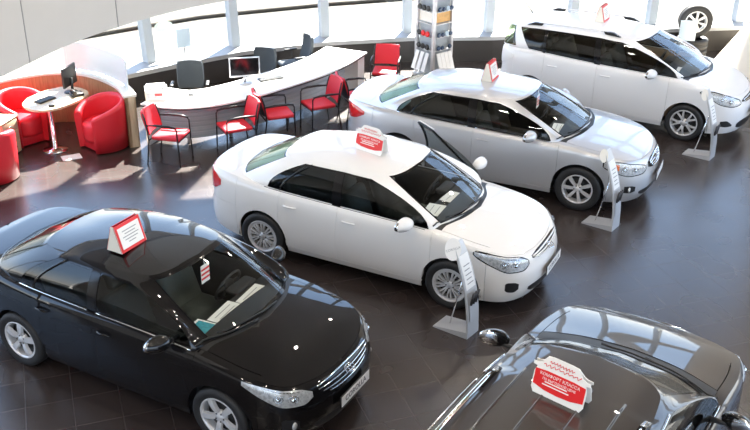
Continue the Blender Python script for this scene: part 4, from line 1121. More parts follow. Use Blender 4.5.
def visitor_chair(name, loc, rz, label):
    r = empty(name, loc, rz, label, 'chair', 'red visitor chairs at the desk')
    bm = nbm(); box(bm, (.02, 0, .445), (.46, .46, .06), bev=.025, seg=3); link('seat', bm, ['red_fabric'], r)
    bm = nbm(); pts = []
    for i in range(9):
        z = .50 + .36*i/8; x = -.22 - .10*((z - .5)/.36); w = .23 * (1 - .10*max(0, (i - 6)/2)**2)
        pts.append([V((x - .045*(1 - (2*j/8 - 1)**2), w*(2*j/8 - 1), z)) for j in range(9)])
    grid(bm, pts, .035, 0, 1, center=(-3, 0, .7)); bmesh.ops.recalc_face_normals(bm, faces=bm.faces[:]); link('backrest', bm, ['red_fabric', 'black_plastic'], r)
    for s in (1, -1):
        bm = nbm(); tube(bm, [(.25, s*.25, 0), (.235, s*.25, .43), (.23, s*.25, .62), (.20, s*.255, .655)], .012, 8); link('leg', bm, ['black_metal'], r)
        bm = nbm(); tube(bm, [(-.30, s*.25, 0), (-.24, s*.25, .42), (-.27, s*.245, .70), (-.31, s*.235, .84)], .012, 8); link('leg', bm, ['black_metal'], r)
        bm = nbm(); tube(bm, [(.22, s*.255, .655), (.10, s*.26, .672), (-.10, s*.26, .672), (-.262, s*.25, .655)], [.014, .02, .02, .013], 8); link('armrest', bm, ['black_plastic'], r)
    bm = nbm(); tube(bm, [(.235, -.25, .41), (.235, .25, .41)], .011, 8); tube(bm, [(-.245, -.25, .41), (-.245, .25, .41)], .011, 8); link('crossbar', bm, ['black_metal'], r)
    return r
c0 = visitor_chair('visitor_chair', (-3.24, 13.86, 0), radians(-12), 'red chair at the left end of the desk facing right, beside the wooden screen')
for (x, y, a, lb) in ((-2.26, 14.26, 208, 'red chair facing left, second from the left end of the desk'),
                      (-1.66, 14.86, 22, 'red chair facing right, back to back with the second chair'),
                      (-.98, 15.36, 208, 'red chair facing left in front of the middle of the desk'),
                      (-.32, 15.78, 20, 'red chair facing right, half hidden behind the tail of the silver sedan'),
                      (.16, 17.22, -97, 'red chair beyond the right end of the desk facing the room')):
    c = copy_tree(c0); c.location = (x, y, 0); c.rotation_euler = (0, 0, radians(a)); c['label'] = lb

def office_chair(loc, rz, label):
    r = empty('office_chair', loc, rz, label, 'office chair', 'black office chairs behind the desk')
    bm = nbm(); box(bm, (.03, 0, .48), (.50, .50, .09), bev=.04, seg=3); link('seat', bm, ['office_fabric'], r)
    bm = nbm(); pts = []
    for i in range(11):
        t = i/10; z = .54 + .48*t; x = -.25 - .10*t - .03*sin(pi*t); w = .235 * (1 - .12*(2*t - 1)**4)
        pts.append([V((x + .05*(2*j/8 - 1)**2, w*(2*j/8 - 1), z)) for j in range(9)])
    grid(bm, pts, .05, 0, 0, center=(3, 0, .8)); bmesh.ops.recalc_face_normals(bm, faces=bm.faces[:]); link('backrest', bm, ['office_fabric'], r)
    for s in (1, -1):
        bm = nbm(); tube(bm, [(-.05, s*.26, .46), (-.05, s*.30, .55), (-.05, s*.30, .68)], .016, 8); box(bm, (-.02, s*.30, .69), (.26, .06, .03), bev=.012); link('armrest', bm, ['black_plastic'], r)
    bm = nbm(); tube(bm, [(0, 0, .10), (0, 0, .44)], .03, 12); tube(bm, [(-.05, 0, .45), (-.28, 0, .46), (-.32, 0, .70)], .02, 8); link('column', bm, ['black_metal'], r)
    bm = nbm()
    for k in range(5):
        a = 2*pi*k/5; tube(bm, [(0, 0, .11), (.28*cos(a), .28*sin(a), .075)], [.03, .018], 8)
        bmesh.ops.create_uvsphere(bm, u_segments=10, v_segments=8, radius=.032, matrix=Matrix.Translation((.28*cos(a), .28*sin(a), .032)))
    link('base', bm, ['black_plastic'], r)
    return r
o0 = office_chair((-3.22, 15.58, 0), radians(-84), 'black office chair behind the left of the desk near the leaflet holder')
for (x, y, a, lb) in ((-2.14, 16.42, 248, 'black office chair behind the desk monitor'), (-1.56, 17.42, 205, 'black office chair turned sideways at the right of the desk')):
    c = copy_tree(o0); c.location = (x, y, 0); c.rotation_euler = (0, 0, radians(a)); c['label'] = lb

def monitor(loc, rz, w, h, label, fm='silver_plastic', cat='monitor', z=.12):
    r = empty('monitor', loc, rz, label, cat)
    bm = nbm(); box(bm, (0, 0, z + h/2), (.035, w, h), bev=.008); link('housing', bm, [fm], r)
    bm = nbm(); box(bm, (.0185, 0, z + h/2 + .01), (.004, w - .04, h - .05)); link('screen', bm, ['screen'], r)
    bm = nbm(); lathe(bm, [(.001, 0), (.11, 0), (.11, .012), (.03, .02), (.001, .022)], 28); tube(bm, [(-.03, 0, .015), (-.035, 0, z + h*.4)], .022, 10); fix_normals(bm); link('stand', bm, [fm], r)
    return r
monitor((-2.25, 15.50, .74), radians(-76), .52, .34, 'silver framed monitor standing on the white reception desk')
bm = nbm(); box(bm, (0, 0, .011), (.16, .44, .02), bev=.005)
for r_ in range(5):
    for c_ in range(14): box(bm, (-.055 + .028*r_, -.195 + .03*c_, .024), (.022, .024, .008))
kb = link('keyboard', bm, ['black_plastic']); kb.location = (-1.84, 15.75, .74); kb.rotation_euler = (0, 0, radians(-60)); tag(kb, 'dark keyboard lying on the desk beside the silver monitor', 'keyboard')
# printer box at the left end of the desk
pr = empty('card_printer', (-3.60, 14.72, .74), radians(-74), 'white box-shaped device with a red label on the left end of the desk', 'printer')
bm = nbm(); box(bm, (0, 0, .085), (.30, .36, .17), bev=.012); link('body', bm, ['desk_white'], pr)
bm = nbm(); box(bm, (.152, -.03, .09), (.004, .24, .085)); link('label_panel', bm, ['stand_grey'], pr)
bm = nbm(); box(bm, (.156, .03, .10), (.004, .12, .04)); link('red_label', bm, ['sign_red'], pr)
bm = nbm(); box(bm, (-.02, 0, .19), (.22, .30, .04), bev=.01); link('lid', bm, ['desk_white'], pr)
bm = nbm(); box(bm, (0, 0, .012), (.10, .06, .024), bev=.01, seg=3); ph = link('stapler', bm, ['black_plastic']); ph.location = (-3.06, 14.86, .74); tag(ph, 'small black object lying alone on the left part of the white desk', 'stapler')

# ---- left corner: wooden screen, frosted glass, drop-leaf table, tub chairs
SC = arc_pts([(-7.0, 13.9), (-6.65, 14.45), (-6.3, 14.92), (-5.9, 15.28), (-5.45, 15.48), (-4.98, 15.42), (-4.58, 15.14), (-4.24, 14.76), (-4.02, 14.34)])
scr = empty('partition_screen', (-5.1, 15.4, 0), 0, 'curved wooden screen with a pale ledge around the round table corner', 'partition')
bm = nbm(); ribbon(bm, SC, 0, .05, 0, .86); child('panel', bm, ['wood'], scr)
bm = nbm(); ribbon(bm, SC, -.02, .19, .86, .90); child('ledge', bm, ['sign_cream'], scr)
bm = nbm(); ribbon(bm, SC, .14, .17, 0, .86); child('outer_panel', bm, ['pale_wood'], scr)
bm = nbm(); ribbon(bm, SC[-2:], .0, .17, 0, .86); child('end_board', bm, ['pale_wood'], scr)
gp = empty('frosted_glass_panel', (-4.6, 15.5, .90), 0, 'curved frosted glass panel standing on the wooden screen ledge', 'glass panel')
bm = nbm(); ribbon(bm, SC[34:-3], .10, .115, .93, 1.40); child('pane', bm, ['frost'], gp)
for i in (37, 47, 57):
    bm = nbm(); p = off_line(SC, .107)[i]; tube(bm, [(p.x, p.y, .90), (p.x, p.y, .955)], .016, 8); child('clamp', bm, ['chrome'], gp)

tb = empty('round_end_table', (-5.2, 14.55, 0), 0, 'pale drop shaped table on one steel column in the left corner', 'table')
TP = arc_pts([(-5.68, 14.62), (-5.66, 14.30), (-5.42, 14.06), (-5.12, 14.10), (-4.88, 14.42), (-4.76, 14.80), (-4.86, 15.05), (-5.2, 15.22), (-5.5, 15.00), (-5.68, 14.62)], 6)[:-1]
bm = nbm(); prism(bm, [(p.x, p.y) for p in TP], .71, .745); fix_normals(bm); child('tabletop', bm, ['pale_wood'], tb)
bm = nbm(); lathe(bm, [(.001, .0), (.20, 0), (.20, .012), (.06, .03), (.04, .04), (.04, .71)], 28, 0, 'z', (-5.21, 14.24, 0)); fix_normals(bm); child('column', bm, ['chrome'], tb)
bm = nbm(); box(bm, (-4.84, 14.94, .355), (.05, .07, .71)); child('leg', bm, ['pale_wood'], tb)
m2 = monitor((-5.06, 14.92, .745), radians(168), .42, .33, 'black monitor seen edge-on on the pale corner table', 'black_plastic')
kb2 = kb.copy(); COL.objects.link(kb2); kb2.location = (-5.36, 14.50, .745); kb2.rotation_euler = (0, 0, radians(150)); kb2.scale = (1, .75, 1); kb2['label'] = 'black keyboard on the pale corner table'
bm = nbm(); box(bm, (0, 0, .025), (.20, .16, .05), bev=.01); tube(bm, [(-.05, -.09, .07), (-.05, 0, .085), (-.05, .09, .07)], [.03, .02, .03], 8); ph2 = link('desk_phone', bm, ['black_plastic']); ph2.location = (-4.92, 14.76, .745); ph2.rotation_euler = (0, 0, .6); tag(ph2, 'black telephone at the back of the pale corner table', 'phone')
bm = nbm(); box(bm, (0, 0, .018), (.10, .055, .035), bev=.015, seg=3); ms = link('mouse', bm, ['black_plastic']); ms.location = (-5.16, 14.22, .745); ms.rotation_euler = (0, 0, .3); tag(ms, 'black computer mouse near the front edge of the corner table', 'mouse')
for i, (x, y, a, lb) in enumerate(((-5.48, 14.28, .4, 'white slip of paper at the front edge of the corner table'), (-5.10, 14.52, 1.2, 'white paper beside the keyboard on the corner table'))):
    bm = nbm(); box(bm, (0, 0, .002), (.10 + .1*i, .14 + .08*i, .003)); p_ = link('paper_sheet', bm, ['paper']); p_.location = (x, y, .745); p_.rotation_euler = (0, 0, a); tag(p_, lb, 'paper')

def tub_chair(loc, rz, label):
    r = empty('tub_chair', loc, rz, label, 'armchair', 'red tub armchairs')
    bm = nbm(); N = 40; out = []
    for i in range(N + 1):
        a = radians(38) + (2*pi - 2*radians(38)) * i / N      # 0 = open front
        u = abs(i/N - .5) * 2
        h = .78 - .20 * u**2.2; ro, ri = .37, .275
        e = lambda rr, f=1.: V((rr*cos(a)*(1.0 if cos(a) < 0 else 1.12)*f, rr*sin(a)*f, 0))
        out.append([e(ro, .93) + V((0, 0, .02)), e(ro, .965) + V((0, 0, .30)), e(ro) + V((0, 0, h - .06)), e(ro, .985) + V((0, 0, h - .02)), e((ro+ri)/2) + V((0, 0, h)), e(ri, 1.03) + V((0, 0, h - .02)), e(ri) + V((0, 0, h - .06)), e(ri) + V((0, 0, .40)), e(ri) + V((0, 0, .02))])
    vs = [[bm.verts.new(p) for p in q] for q in out]
    for i in range(N):
        for j in range(8):
            f = bm.faces.new((vs[i][j], vs[i+1][j], vs[i+1][j+1], vs[i][j+1])); f.smooth = True
    for q in (vs[0], vs[-1]): bm.faces.new(q)
    for i in range(N): bm.faces.new((vs[i][0], vs[i][8], vs[i+1][8], vs[i+1][0]))
    fix_normals(bm); link('shell', bm, ['red_leather'], r)
    bm = nbm(); lathe(bm, [(.001, .16), (.27, .16), (.275, .20), (.275, .39), (.26, .425), (.20, .445), (.001, .45)], 36); bmesh.ops.scale(bm, vec=(1.08, 1, 1), verts=bm.verts); bmesh.ops.translate(bm, vec=(.01, 0, 0), verts=bm.verts)
    fix_normals(bm); link('seat_cushion', bm, ['red_leather'], r)
    bm = nbm(); box(bm, (.22, 0, .10), (.05, .44, .18), bev=.02); link('front_rail', bm, ['red_leather'], r)
    return r
t0 = tub_chair((-4.44, 14.42, 0), radians(228), 'red tub armchair on the right of the corner table')
for (x, y, a, lb) in ((-5.82, 14.62, -42, 'red tub armchair on the left of the corner table'), (-5.80, 13.10, 110, 'red tub armchair cut by the left edge, seen from its back')):
    c = copy_tree(t0); c.location = (x, y, 0); c.rotation_euler = (0, 0, radians(a)); c['label'] = lb
for q_ in [t0] + [o for o in bpy.data.objects if o.name.startswith('tub_chair.')]: q_.scale = (1.1, 1.1, 1.06)

dr = empty('drawer_unit', (-6.0, 13.98, 0), radians(-12), 'pale wooden drawer unit at the left edge between two red armchairs', 'drawer unit')
bm = nbm(); box(bm, (0, 0, .31), (.46, .44, .58)); box(bm, (0, 0, .61), (.50, .48, .025), bev=.005); link('carcass', bm, ['pale_wood'], dr)
for i in range(3):
    bm = nbm(); box(bm, (.236, 0, .13 + .185*i), (.018, .41, .172), bev=.004); d_ = link('drawer', bm, ['pale_wood'], dr)
    bm = nbm(); tube(bm, [(.246, -.07, .15 + .185*i), (.272, -.06, .15 + .185*i), (.272, .06, .15 + .185*i), (.246, .07, .15 + .185*i)], .008, 6); link('handle', bm, ['chrome'], d_)
bm = nbm(); box(bm, (0, 0, .004), (.30, .21, .006)); pp = link('paper_sheet', bm, ['paper']); pp.location = (-4.86, 13.92, 0); pp.rotation_euler = (0, 0, .5); tag(pp, 'white leaflet lying on the floor by the table column', 'paper')

# ---- leaflet holder on the sill, green sticker on the glass
lh = empty('leaflet_holder', (-3.66, 17.46, .54), radians(-55), 'pale blue leaflet holder on a post on the window sill', 'holder')
bm = nbm(); box(bm, (0, 0, .005), (.14, .14, .01)); tube(bm, [(0, 0, .01), (0, 0, .25)], .012, 8); link('post', bm, ['white_frame'], lh)
bm = nbm(); box(bm, (0, 0, .42), (.02, .27, .36), bev=.006); link('holder_panel', bm, ['ice'], lh)
st_ = empty('window_sticker', (0, 0, 0), 0, 'faint green oval sticker on the window glass above the leaflet holder', 'sticker')
a_, b_ = FAC[4], FAC[5]; dd = V((b_[0]-a_[0], b_[1]-a_[1], 0)).normalized(); pc = fp(4, 1.14) * .80 + fp(5, 1.14) * .20; pc = pc - fn(4) * .02
bm = nbm(); e_ = []
for i in range(32): e_.append(pc + dd*(.19*cos(2*pi*i/32)) + V((0, 0, .10*sin(2*pi*i/32))))
slab(bm, e_, -fn(4)*.004); fix_normals(bm); link('oval', bm, ['green_ink'], st_)
bm = nbm()
for i, l in enumerate((.20, .24, .16)): 
    q0 = pc - fn(4)*.006 + V((0, 0, .035 - .033*i)); slab(bm, [q0 - dd*l/2, q0 + dd*l/2, q0 + dd*l/2 + V((0, 0, .014)), q0 - dd*l/2 + V((0, 0, .014))], -fn(4)*.002)
fix_normals(bm); link('lettering', bm, ['sign_white'], st_)

# ---- accessory kiosk
kr = radians(-50); kx, ky = 1.12, 18.32
ko = empty('accessory_kiosk', (kx, ky, 0), kr, 'tall silver square column displaying rows of accessories', 'display column')
bm = nbm(); box(bm, (0, 0, .04), (.58, .58, .08), bev=.01); link('plinth', bm, ['stand_grey'], ko)
bm = nbm(); box(bm, (0, 0, 1.24), (.40, .40, 2.32)); link('core', bm, ['white_frame'], ko)
for sx_ in (1, -1):
    for sy_ in (1, -1):
        bm = nbm(); box(bm, (sx_*.235, sy_*.235, 1.24), (.07, .07, 2.32), bev=.01); link('corner_post', bm, ['steel'], ko)
bm = nbm(); box(bm, (0, 0, 2.43), (.56, .56, .06), bev=.01); link('cap', bm, ['stand_grey'], ko)
shelves = (.60, .86, 1.12, 1.36, 1.62, 1.88)
for z in shelves:
    for f_ in range(2):
        bm = nbm(); (box(bm, (.235, 0, z), (.09, .40, .012)) if f_ == 0 else box(bm, (0, -.235, z), (.40, .09, .012))); link('shelf', bm, ['steel'], ko)
for f_ in range(2):
    bm = nbm(); (box(bm, (.212, 0, 1.24), (.02, .40, .20)) if f_ == 0 else box(bm, (-.0, -.212, 1.24), (.40, .02, .20))); link('picture_panel', bm, ['orange_box' if f_ == 0 else 'sign_cream'], ko)
KM = Matrix.Translation((kx, ky, 0)) @ Matrix.Rotation(kr, 4, 'Z')
# leaflets fanned out at the foot of the kiosk
bl = None
for f_ in range(2):
    for i in range(4 if f_ == 0 else 3):
        bm = nbm(); u = (-.15 + .10*i) if f_ == 0 else (-.14 + .14*i)
        P_ = [(.285, u - .044, .55), (.285, u + .044, .55), (.41, u + .047, .20), (.41, u - .047, .20)]
        if f_: P_ = [(y_, -x_, z_) for x_, y_, z_ in P_]
        slab(bm, P_, (.012, 0, .006) if f_ == 0 else (0, -.012, .006)); fix_normals(bm); b_o = link('leaflet', bm, ['paper']); b_o.matrix_world = KM
        pos = (('leftmost', 'second from left', 'third from left', 'rightmost') if f_ == 0 else ('leftmost', 'middle', 'rightmost'))[i]
        tag(b_o, 'white leaflet sloping at the kiosk foot, %s on its %s face' % (pos, 'right' if f_ == 0 else 'left'), 'leaflet', 'leaflets at the foot of the kiosk')
def gadget(f_, u, z, mat, rr, lab):
    bm = nbm(); lathe(bm, [(.001, 0), (rr*.9, 0), (rr, .012), (rr*.86, .03), (rr*.5, .036), (.001, .03)], 20, 0, 'x', (.285, u, z + rr + .008)) if f_ == 0 else lathe(bm, [(.001, 0), (rr*.9, 0), (rr, -.012), (rr*.86, -.03), (rr*.5, -.036), (.001, -.03)], 20, 0, 'y', (u, -.285, z + rr + .008))
    fix_normals(bm)
    g_ = link('accessory', bm, [mat]); g_.matrix_world = KM; tag(g_, lab, 'accessory', 'accessories on the kiosk shelves'); return g_
rows = {.60: 'lowest', .86: 'second lowest', 1.36: 'third lowest', 1.62: 'second highest', 1.88: 'highest'}
for z, rn in rows.items():
    for i, (m_, rr) in enumerate((('navy', .068), ('navy', .062), ('ice', .072), ('navy', .066))):
        if z == .60 and i == 2: continue
        gadget(0, -.15 + .10*i, z, m_, rr * .72, '%s disc on the %s shelf of the kiosk right face, %s' % ({'navy': 'dark blue', 'ice': 'pale blue'}[m_], rn, ('leftmost', 'second from left', 'third from left', 'rightmost')[i]))
    for i in range(3):
        m_ = 'sign_red' if (z, i) in ((.86, 1), (.86, 2), (1.88, 0), (1.62, 2)) else 'black_plastic'
        gadget(1, -.12 + .12*i, z, m_, .058, '%s disc on the %s shelf of the kiosk left face, %s' % ('red' if m_ == 'sign_red' else 'black', rn, ('leftmost', 'in the middle', 'rightmost')[i]))

# ---- tyres on show by the window
def tyre_geo(bm, c, axis, R=.33, w=.22, ri=.2):
    h = w/2; prof = [(ri, -h*.85), (ri + .05, -h), (R - .03, -h*.98), (R - .006, -h*.8), (R, -h*.5), (R, -h*.2), (R-.008, -h*.16), (R-.008, h*.16), (R, h*.2), (R, h*.5), (R - .006, h*.8), (R - .03, h*.98), (ri + .05, h), (ri, h*.85)]
    lathe(bm, prof, 48, 0, axis, c); fix_normals(bm)
for i, lb in enumerate(('bottom tyre of the flat stack under the display wheel', 'upper tyre of the flat stack under the display wheel')):
    bm = nbm(); tyre_geo(bm, (0, 0, 0), 'z'); t_ = link('tyre', bm, ['rubber']); t_.location = (6.72, 19.80, .11 + .222*i); tag(t_, 'black ' + lb, 'tyre', 'stacked tyres by the window')
tm_, rm_ = wheel_meshes('seven', .35, .225, .21)
dw = bpy.data.objects.new('display_wheel', tm_.copy()); COL.objects.link(dw); dw.location = (6.72, 19.80, .443 + .35); dw.rotation_euler = (0, .25, radians(176)); tag(dw, 'upright alloy wheel standing on top of the stacked tyres', 'wheel')
rr_ = bpy.data.objects.new('rim', rm_); COL.objects.link(rr_); rr_.parent = dw
ps = empty('price_sign', (6.45, 19.36, 0), radians(-95), 'white price sign on a thin post in front of the display wheel', 'sign')
bm = nbm(); lathe(bm, [(.001, 0), (.12, 0), (.12, .012), (.012, .02), (.012, .50)], 20); fix_normals(bm); link('post', bm, ['white_frame'], ps)
bm = nbm(); box(bm, (.0, 0, .70), (.012, .34, .42), bev=.003, rot=None); link('card', bm, ['ice'], ps)
# ------------------------------------------------------------------ cards on the car roofs, stands, papers
def card_house(key, lx, ly, rz, label, w=.36, h=.27, d=.20, red=True):
    """house shaped tent card: two sloping faces with a red border"""
    root, B = CARS[key]; z = max(B.roof_pt(lx + a, ly + b) for a in (-d/2, d/2) for b in (-w/2, w/2)) + .002
    z = B.roof_pt(lx, ly) + .001
    o = empty('roof_card', (0, 0, 0), 0, label, 'sign'); 
    o.matrix_world = root.matrix_basis @ Matrix.Translation((lx, ly, z)) @ Matrix.Rotation(rz, 4, 'Z')
    zt = h; y0 = w/2
    for s in (1, -1):
        # face: lower part nearly upright, upper part leaning to the ridge
        a, b, c = V((s*d/2, 0, 0)), V((s*d*.42, 0, h*.52)), V((0, 0, h))
        bm = nbm(); P_ = [V((s*d/2, -y0, 0)), V((s*d/2, y0, 0)), V((s*.02, y0, h)), V((s*.02, -y0, h))]; slab(bm, P_, (-s*.006, 0, 0)); fix_normals(bm); link('face', bm, ['sign_red'], o)
        n = V((h, 0, s*0)); up = (P_[3] - P_[0]).normalized(); nn = V((up.z, 0, -up.x)) * 1
        if nn.x * s < 0: nn = -nn
        c0_ = (P_[0] + P_[2]) / 2 + nn*.002; hh = (P_[3] - P_[0]).length/2 - .032
        bm = nbm(); Q = [c0_ + V((0, y*(y0 - .032), 0)) + up*(u*hh) for y, u in ((-1, -1), (1, -1), (1, 1), (-1, 1))]; slab(bm, Q, nn*.003); fix_normals(bm); link('print', bm, ['sign_white'], o)
        bm = nbm()
        for i in range(5):
            l = (.20, .15, .22, .18, .10)[i] * w/.36; q = c0_ + nn*.0045 + up*(hh*(.55 - .28*i)); slab(bm, [q + V((0, -l/2, 0)), q + V((0, l/2, 0)), q + V((0, l/2, 0)) + up*.008, q + V((0, -l/2, 0)) + up*.008], nn*.001)
        fix_normals(bm); link('lettering', bm, ['grey_ink'], o)
    for sy in (1, -1):
        bm = nbm(); slab(bm, [(-d/2, sy*y0, 0), (d/2, sy*y0, 0), (.02, sy*y0, h), (-.02, sy*y0, h)], (0, -sy*.006, 0)); fix_normals(bm); link('gusset', bm, ['sign_cream'], o)
    return o
def card_car(key, lx, ly, rz, label, w=.44, h=.32, d=.15):
    """tent card cut to a car silhouette, red lower half with white lettering"""
    root, B = CARS[key]; z = B.roof_pt(lx, ly) + .001
    o = empty('roof_card', (0, 0, 0), 0, label, 'sign'); o.matrix_world = root.matrix_basis @ Matrix.Translation((lx, ly, z)) @ Matrix.Rotation(rz, 4, 'Z')
    for s in (1, -1):
        th = atan2(d/2, h); up = V((-s*sin(th), 0, cos(th))); nn = V((s*cos(th), 0, sin(th))); b0 = V((s*d/2, 0, .0))
        T2 = lambda y, u, e=0.: b0 + V((0, y*w, 0)) + up*(u*h) + nn*e
        outl = [(-.44, 0), (.44, 0), (.49, .12), (.49, .52), (.45, .66), (.53, .67), (.53, .75), (.44, .76), (.38, .80), (.28, .98), (.16, 1.0), (-.18, 1.0), (-.29, .97), (-.38, .80), (-.44, .76), (-.53, .75), (-.53, .67), (-.45, .66), (-.49, .52), (-.49, .12)]
        bm = nbm(); slab(bm, [T2(y, u) for y, u in outl], -nn*.006); fix_normals(bm); link('board', bm, ['sign_white'], o)
        red = [(-.47, .22), (-.25, .15), (0, .13), (.25, .15), (.47, .22), (.47, .60), (.25, .63), (-.25, .63), (-.47, .60)]
        bm = nbm(); slab(bm, [T2(y, u, .001) for y, u in red], nn*.002); fix_normals(bm); link('red_panel', bm, ['sign_red'], o)
        x = V((0, s, 0))
        text_obj('headline', 'КОМФОРТ КЛАССА', .034 * w/.44, 'sign_white', o, frame_mtx(T2(0, .53, .0035), x, up))
        text_obj('subline', 'ПО ВЫГОДНОЙ ЦЕНЕ', .026 * w/.44, 'sign_white', o, frame_mtx(T2(0, .42, .0035), x, up))
        bm = nbm()
        for u, l in ((.345, .42), (.275, .5)): slab(bm, [T2(-l/2*s - .05*s, u, .0032), T2(l/2*s - .05*s, u, .0032), T2(l/2*s - .05*s, u + .028, .0032), T2(-l/2*s - .05*s, u + .028, .0032)], nn*.001)
        fix_normals(bm); link('small_print', bm, ['sign_white'], o)
        bm = nbm(); rnd = random.Random(3)
        for row, (u, y0_, y1_) in enumerate(((.86, -.24, .22), (.76, -.34, .36))):
            pts = []; n = 26
            for i in range(n): pts.append(T2((y0_ + (y1_ - y0_)*i/(n-1))*s, u + .045*sin(i*2.1)*rnd.uniform(.3, 1.2), .002))
            tube(bm, pts, .0032, 4)
        fix_normals(bm); link('handwriting', bm, ['sign_red'], o)
    return o
card_house('black', -.28, -.25, 0, 'red-bordered white roof card standing on the black sedan')
card_house('camry', -.28, .0, 0, 'red-bordered white roof card standing on the silver sedan', .34, .27, .18)
card_house('verso', -.45, .0, 0, 'red-bordered white roof card standing on the white people carrier', .34, .27, .18)
card_car('white', -.18, -.12, -pi/2 - .22, 'car-shaped red and white roof card on the white middle sedan')
card_car('suv', -.34, .02, pi - .12, 'car-shaped red and white roof card on the dark car with roof rails')

def stand(name, loc, rz, label, topper='sign_white', text='COROLLA'):
    r = empty(name, loc, rz, label, 'display stand', 'leaflet stands in front of the cars')
    # local: +x is the face side; the panel rises from the front edge of the wedge base and leans back
    bm = nbm(); slab(bm, [(.02, -.11, 0), (.02, .11, 0), (-.40, .13, 0), (-.40, -.13, 0)], (0, 0, .012)); 
    bmesh.ops.create_cube(bm, size=.0001)
    bm.free(); bm = nbm()
    A = [(.03, -.12, 0), (.03, .12, 0), (-.42, .14, 0), (-.42, -.14, 0)]; Bq = [(.03, -.12, .085), (.03, .12, .085), (-.42, .14, .015), (-.42, -.14, .015)]
    va = [bm.verts.new(p) for p in A]; vb = [bm.verts.new(p) for p in Bq]; bm.faces.new(va); bm.faces.new(vb)
    for j in range(4): bm.faces.new((va[j], va[(j+1) % 4], vb[(j+1) % 4], vb[j]))
    fix_normals(bm); link('base', bm, ['stand_grey'], r)
    prof = lambda z: .035 - .055*(z/1.1) - .20*max(0, (z - .25)/.85)**1.8
    bm = nbm(); pts = []
    for i in range(15):
        z = .08 + 1.04*i/14; w = .115 - .035*max(0, (z - .7)/.42)**2
        pts.append([V((prof(z), -w + 2*w*j/4, z)) for j in range(5)])
    grid(bm, pts, .022, 0, 0, center=(-3, 0, .5)); pn = link('panel', bm, ['stand_grey'], r)
    def plate(z0, z1, w, mat, nm, e=.006):
        bm = nbm(); g_ = []
        for i in range(5):
            z = z0 + (z1 - z0)*i/4; g_.append([V((prof(z) + e, -w + 2*w*j/2, z)) for j in range(3)])
        grid(bm, g_, .004, 0, 0, center=(-3, 0, .5)); return link(nm, bm, [mat], pn)
    plate(.60, .98, .088, 'paper', 'info_sheet'); plate(.22, .56, .085, 'brushed', 'leaflet_pocket', .012)
    bm = nbm()
    for k_ in range(5): z = .66 + .05*k_; slab(bm, [(prof(z) + .0105, -.06, z), (prof(z) + .0105, .06 - .02*(k_ % 2), z), (prof(z + .01) + .0105, .06 - .02*(k_ % 2), z + .01), (prof(z + .01) + .0105, -.06, z + .01)], (.001, 0, 0))
    fix_normals(bm); link('lettering', bm, ['grey_ink'], pn)
    bm = nbm(); e_ = prof(.50) + .03
    for k_ in range(3): tube(bm, [(e_, -.06 + .05*k_, .42), (e_ + .015, -.03 + .05*k_, .57)], .016, 6)
    link('leaflet', bm, ['ink'], pn)
    bm = nbm(); tube(bm, [(-.28, 0, .03), (prof(.8) - .02, 0, .78)], .009, 8); link('strut', bm, ['chrome'], r)
    # oval topper turned to the visitor
    z = 1.06; c = V((prof(z) - .03, -.10, z)); n = V((.60, -.74, .30)).normalized(); x = V((0, 0, 1)).cross(n).normalized(); up = n.cross(x)
    yw = 0.
    bm = nbm(); slab(bm, [c + x*(yw + .09*cos(a)) + up*(.128*sin(a)) for a in [2*pi*i/28 for i in range(28)]], n*.008); fix_normals(bm); link('topper', bm, [topper], r)
    if text:
        text_obj('topper_lettering', text, .036, 'grey_ink', r, frame_mtx(c + x*yw + n*.0095, (x + up*.3), up))
    return r
sA = stand('leaflet_stand', (1.10, 9.02, 0), radians(-37), 'leaflet stand with large oval topper by the front wheel of the white sedan')
sB = copy_tree(sA); sB.location = (3.31, 11.70, 0); sB['label'] = 'leaflet stand by the front wheel of the silver sedan'
sC = copy_tree(sA); sC.location = (5.44, 14.24, 0); sC['label'] = 'leaflet stand by the front wheel of the white people carrier'
for s_, on in ((sB, 'sign_cream'), (sC, 'orange_box')):
    for ch in list(s_.children):
        if ch.name.startswith('topper_lettering'): bpy.data.objects.remove(ch)
        elif ch.name.startswith('topper'):
            ch.data = ch.data.copy(); ch.data.materials[0] = M['sign_cream']
            cc = sum((v.co for v in ch.data.vertices), V()) / len(ch.data.vertices)
            for v in ch.data.vertices: d_ = v.co - cc; v.co = cc + V((d_.x * .62, d_.y * .62, d_.z * .75))

def on_dash(key, name, lx, ly, w, d, rz, mats, label, cat, bump=.014):
    root, B = CARS[key]
    zd = B.gb[2](0) - .05 + .02
    bm = nbm(); box(bm, (0, 0, 0), (d, w, .004))
    if len(mats) > 1: box(bm, (0, 0, .003), (d*.8, w*.8, .003), 1)
    o = link(name, bm, mats); o.matrix_world = root.matrix_basis @ Matrix.Translation((lx, ly, zd)) @ Matrix.Rotation(rz, 4, 'Z'); tag(o, label, cat)
    if len(mats) == 1:
        bm = nbm()
        for i in range(4): box(bm, (-d*.3 + d*.2*i, 0, .0035), (.008, w*.7, .002))
        t = link('print', bm, ['grey_ink'], o)
    return o
on_dash('white', 'price_sheet', 0.86, -.32, 0.31, 0.38, .1, ['paper'], 'white price sheet on the near side of the white sedan dashboard', 'paper')
on_dash('white', 'price_sheet', 0.92, .10, 0.31, 0.38, -.05, ['paper'], 'white price sheet in the middle of the white sedan dashboard', 'paper')
on_dash('black', 'price_sheet', 0.88, -.15, 0.39, 0.28, .1, ['paper'], 'long white price sheet on the black sedan dashboard', 'paper')
on_dash('black', 'price_sheet', 0.92, .26, 0.39, 0.28, .1, ['paper'], 'white price sheet nearest the centre of the black sedan dashboard', 'paper')
on_dash('black', 'booklet', 0.82, -.48, 0.22, 0.28, .1, ['paper', 'blue_print'], 'booklet with a blue picture on the black sedan dashboard', 'booklet')
on_dash('camry', 'price_sheet', 0.96, -.30, 0.36, 0.30, .1, ['paper'], 'white price sheet on the silver sedan dashboard', 'paper')
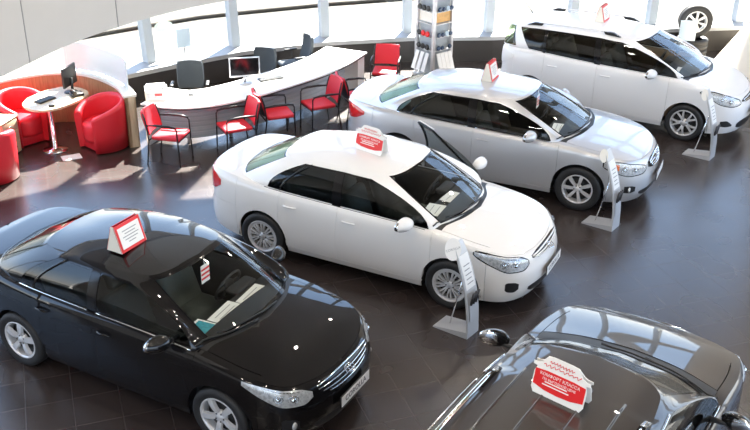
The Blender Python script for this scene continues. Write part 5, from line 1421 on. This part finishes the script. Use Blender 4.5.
on_dash('verso', 'price_sheet', 1.18, -.22, 0.31, 0.33, .1, ['paper'], 'white price sheet on the white people carrier dashboard', 'paper')
def tagcard(key, lx, ly, dz, label, w=.13, h=.20):
    root, B = CARS[key]; z = B.G(0, .62).z + dz
    o = empty('price_tag', (0, 0, 0), 0, label, 'price tag'); o.matrix_world = root.matrix_basis @ Matrix.Translation((lx, ly, z))
    bm = nbm(); box(bm, (0, 0, 0), (.004, w, h)); link('card', bm, ['sign_white'], o)
    bm = nbm()
    for u in (-.05, .0, .05): box(bm, (.003, 0, u), (.002, w*.96, .022))
    link('red_stripe', bm, ['sign_red'], o)
    bm = nbm(); tube(bm, [(0, 0, h/2), (-.01, 0, h/2 + .06)], .004, 5); link('string', bm, ['paper'], o)
tagcard('black', .50, -.02, -.02, 'red and white tag hanging from the black sedan interior mirror')
tagcard('camry', .50, -.05, -.02, 'red and white tag hanging from the silver sedan interior mirror')
# ------------------------------------------------------------------ camera
def camera():
    f, pitch, roll, H = 947.58, radians(26.5668), radians(.76992), 6.0052
    cd = bpy.data.cameras.new('camera'); cd.sensor_width = 36; cd.lens = f / 750 * 36; cd.clip_end = 300
    c = bpy.data.objects.new('camera', cd); COL.objects.link(c)
    fw = V((0, cos(pitch), -sin(pitch))); r = V((1, 0, 0)); u = r.cross(fw)
    r2 = r * cos(roll) + u * sin(roll); u2 = u * cos(roll) - r * sin(roll)
    c.matrix_world = Matrix(((r2.x, u2.x, -fw.x, 0), (r2.y, u2.y, -fw.y, 0), (r2.z, u2.z, -fw.z, H), (0, 0, 0, 1)))
    scene.camera = c
camera()
vs = scene.view_settings
vs.view_transform = 'Standard'; vs.look = 'None'; vs.exposure = 0; vs.gamma = 1; vs.use_curve_mapping = False
scene.cycles.use_denoising = True
scene.cycles.max_bounces = 10; scene.cycles.transparent_max_bounces = 16
scene.cycles.glossy_bounces = 5; scene.cycles.diffuse_bounces = 4
scene.cycles.caustics_reflective = False; scene.cycles.caustics_refractive = False
scene.cycles.sample_clamp_indirect = 8
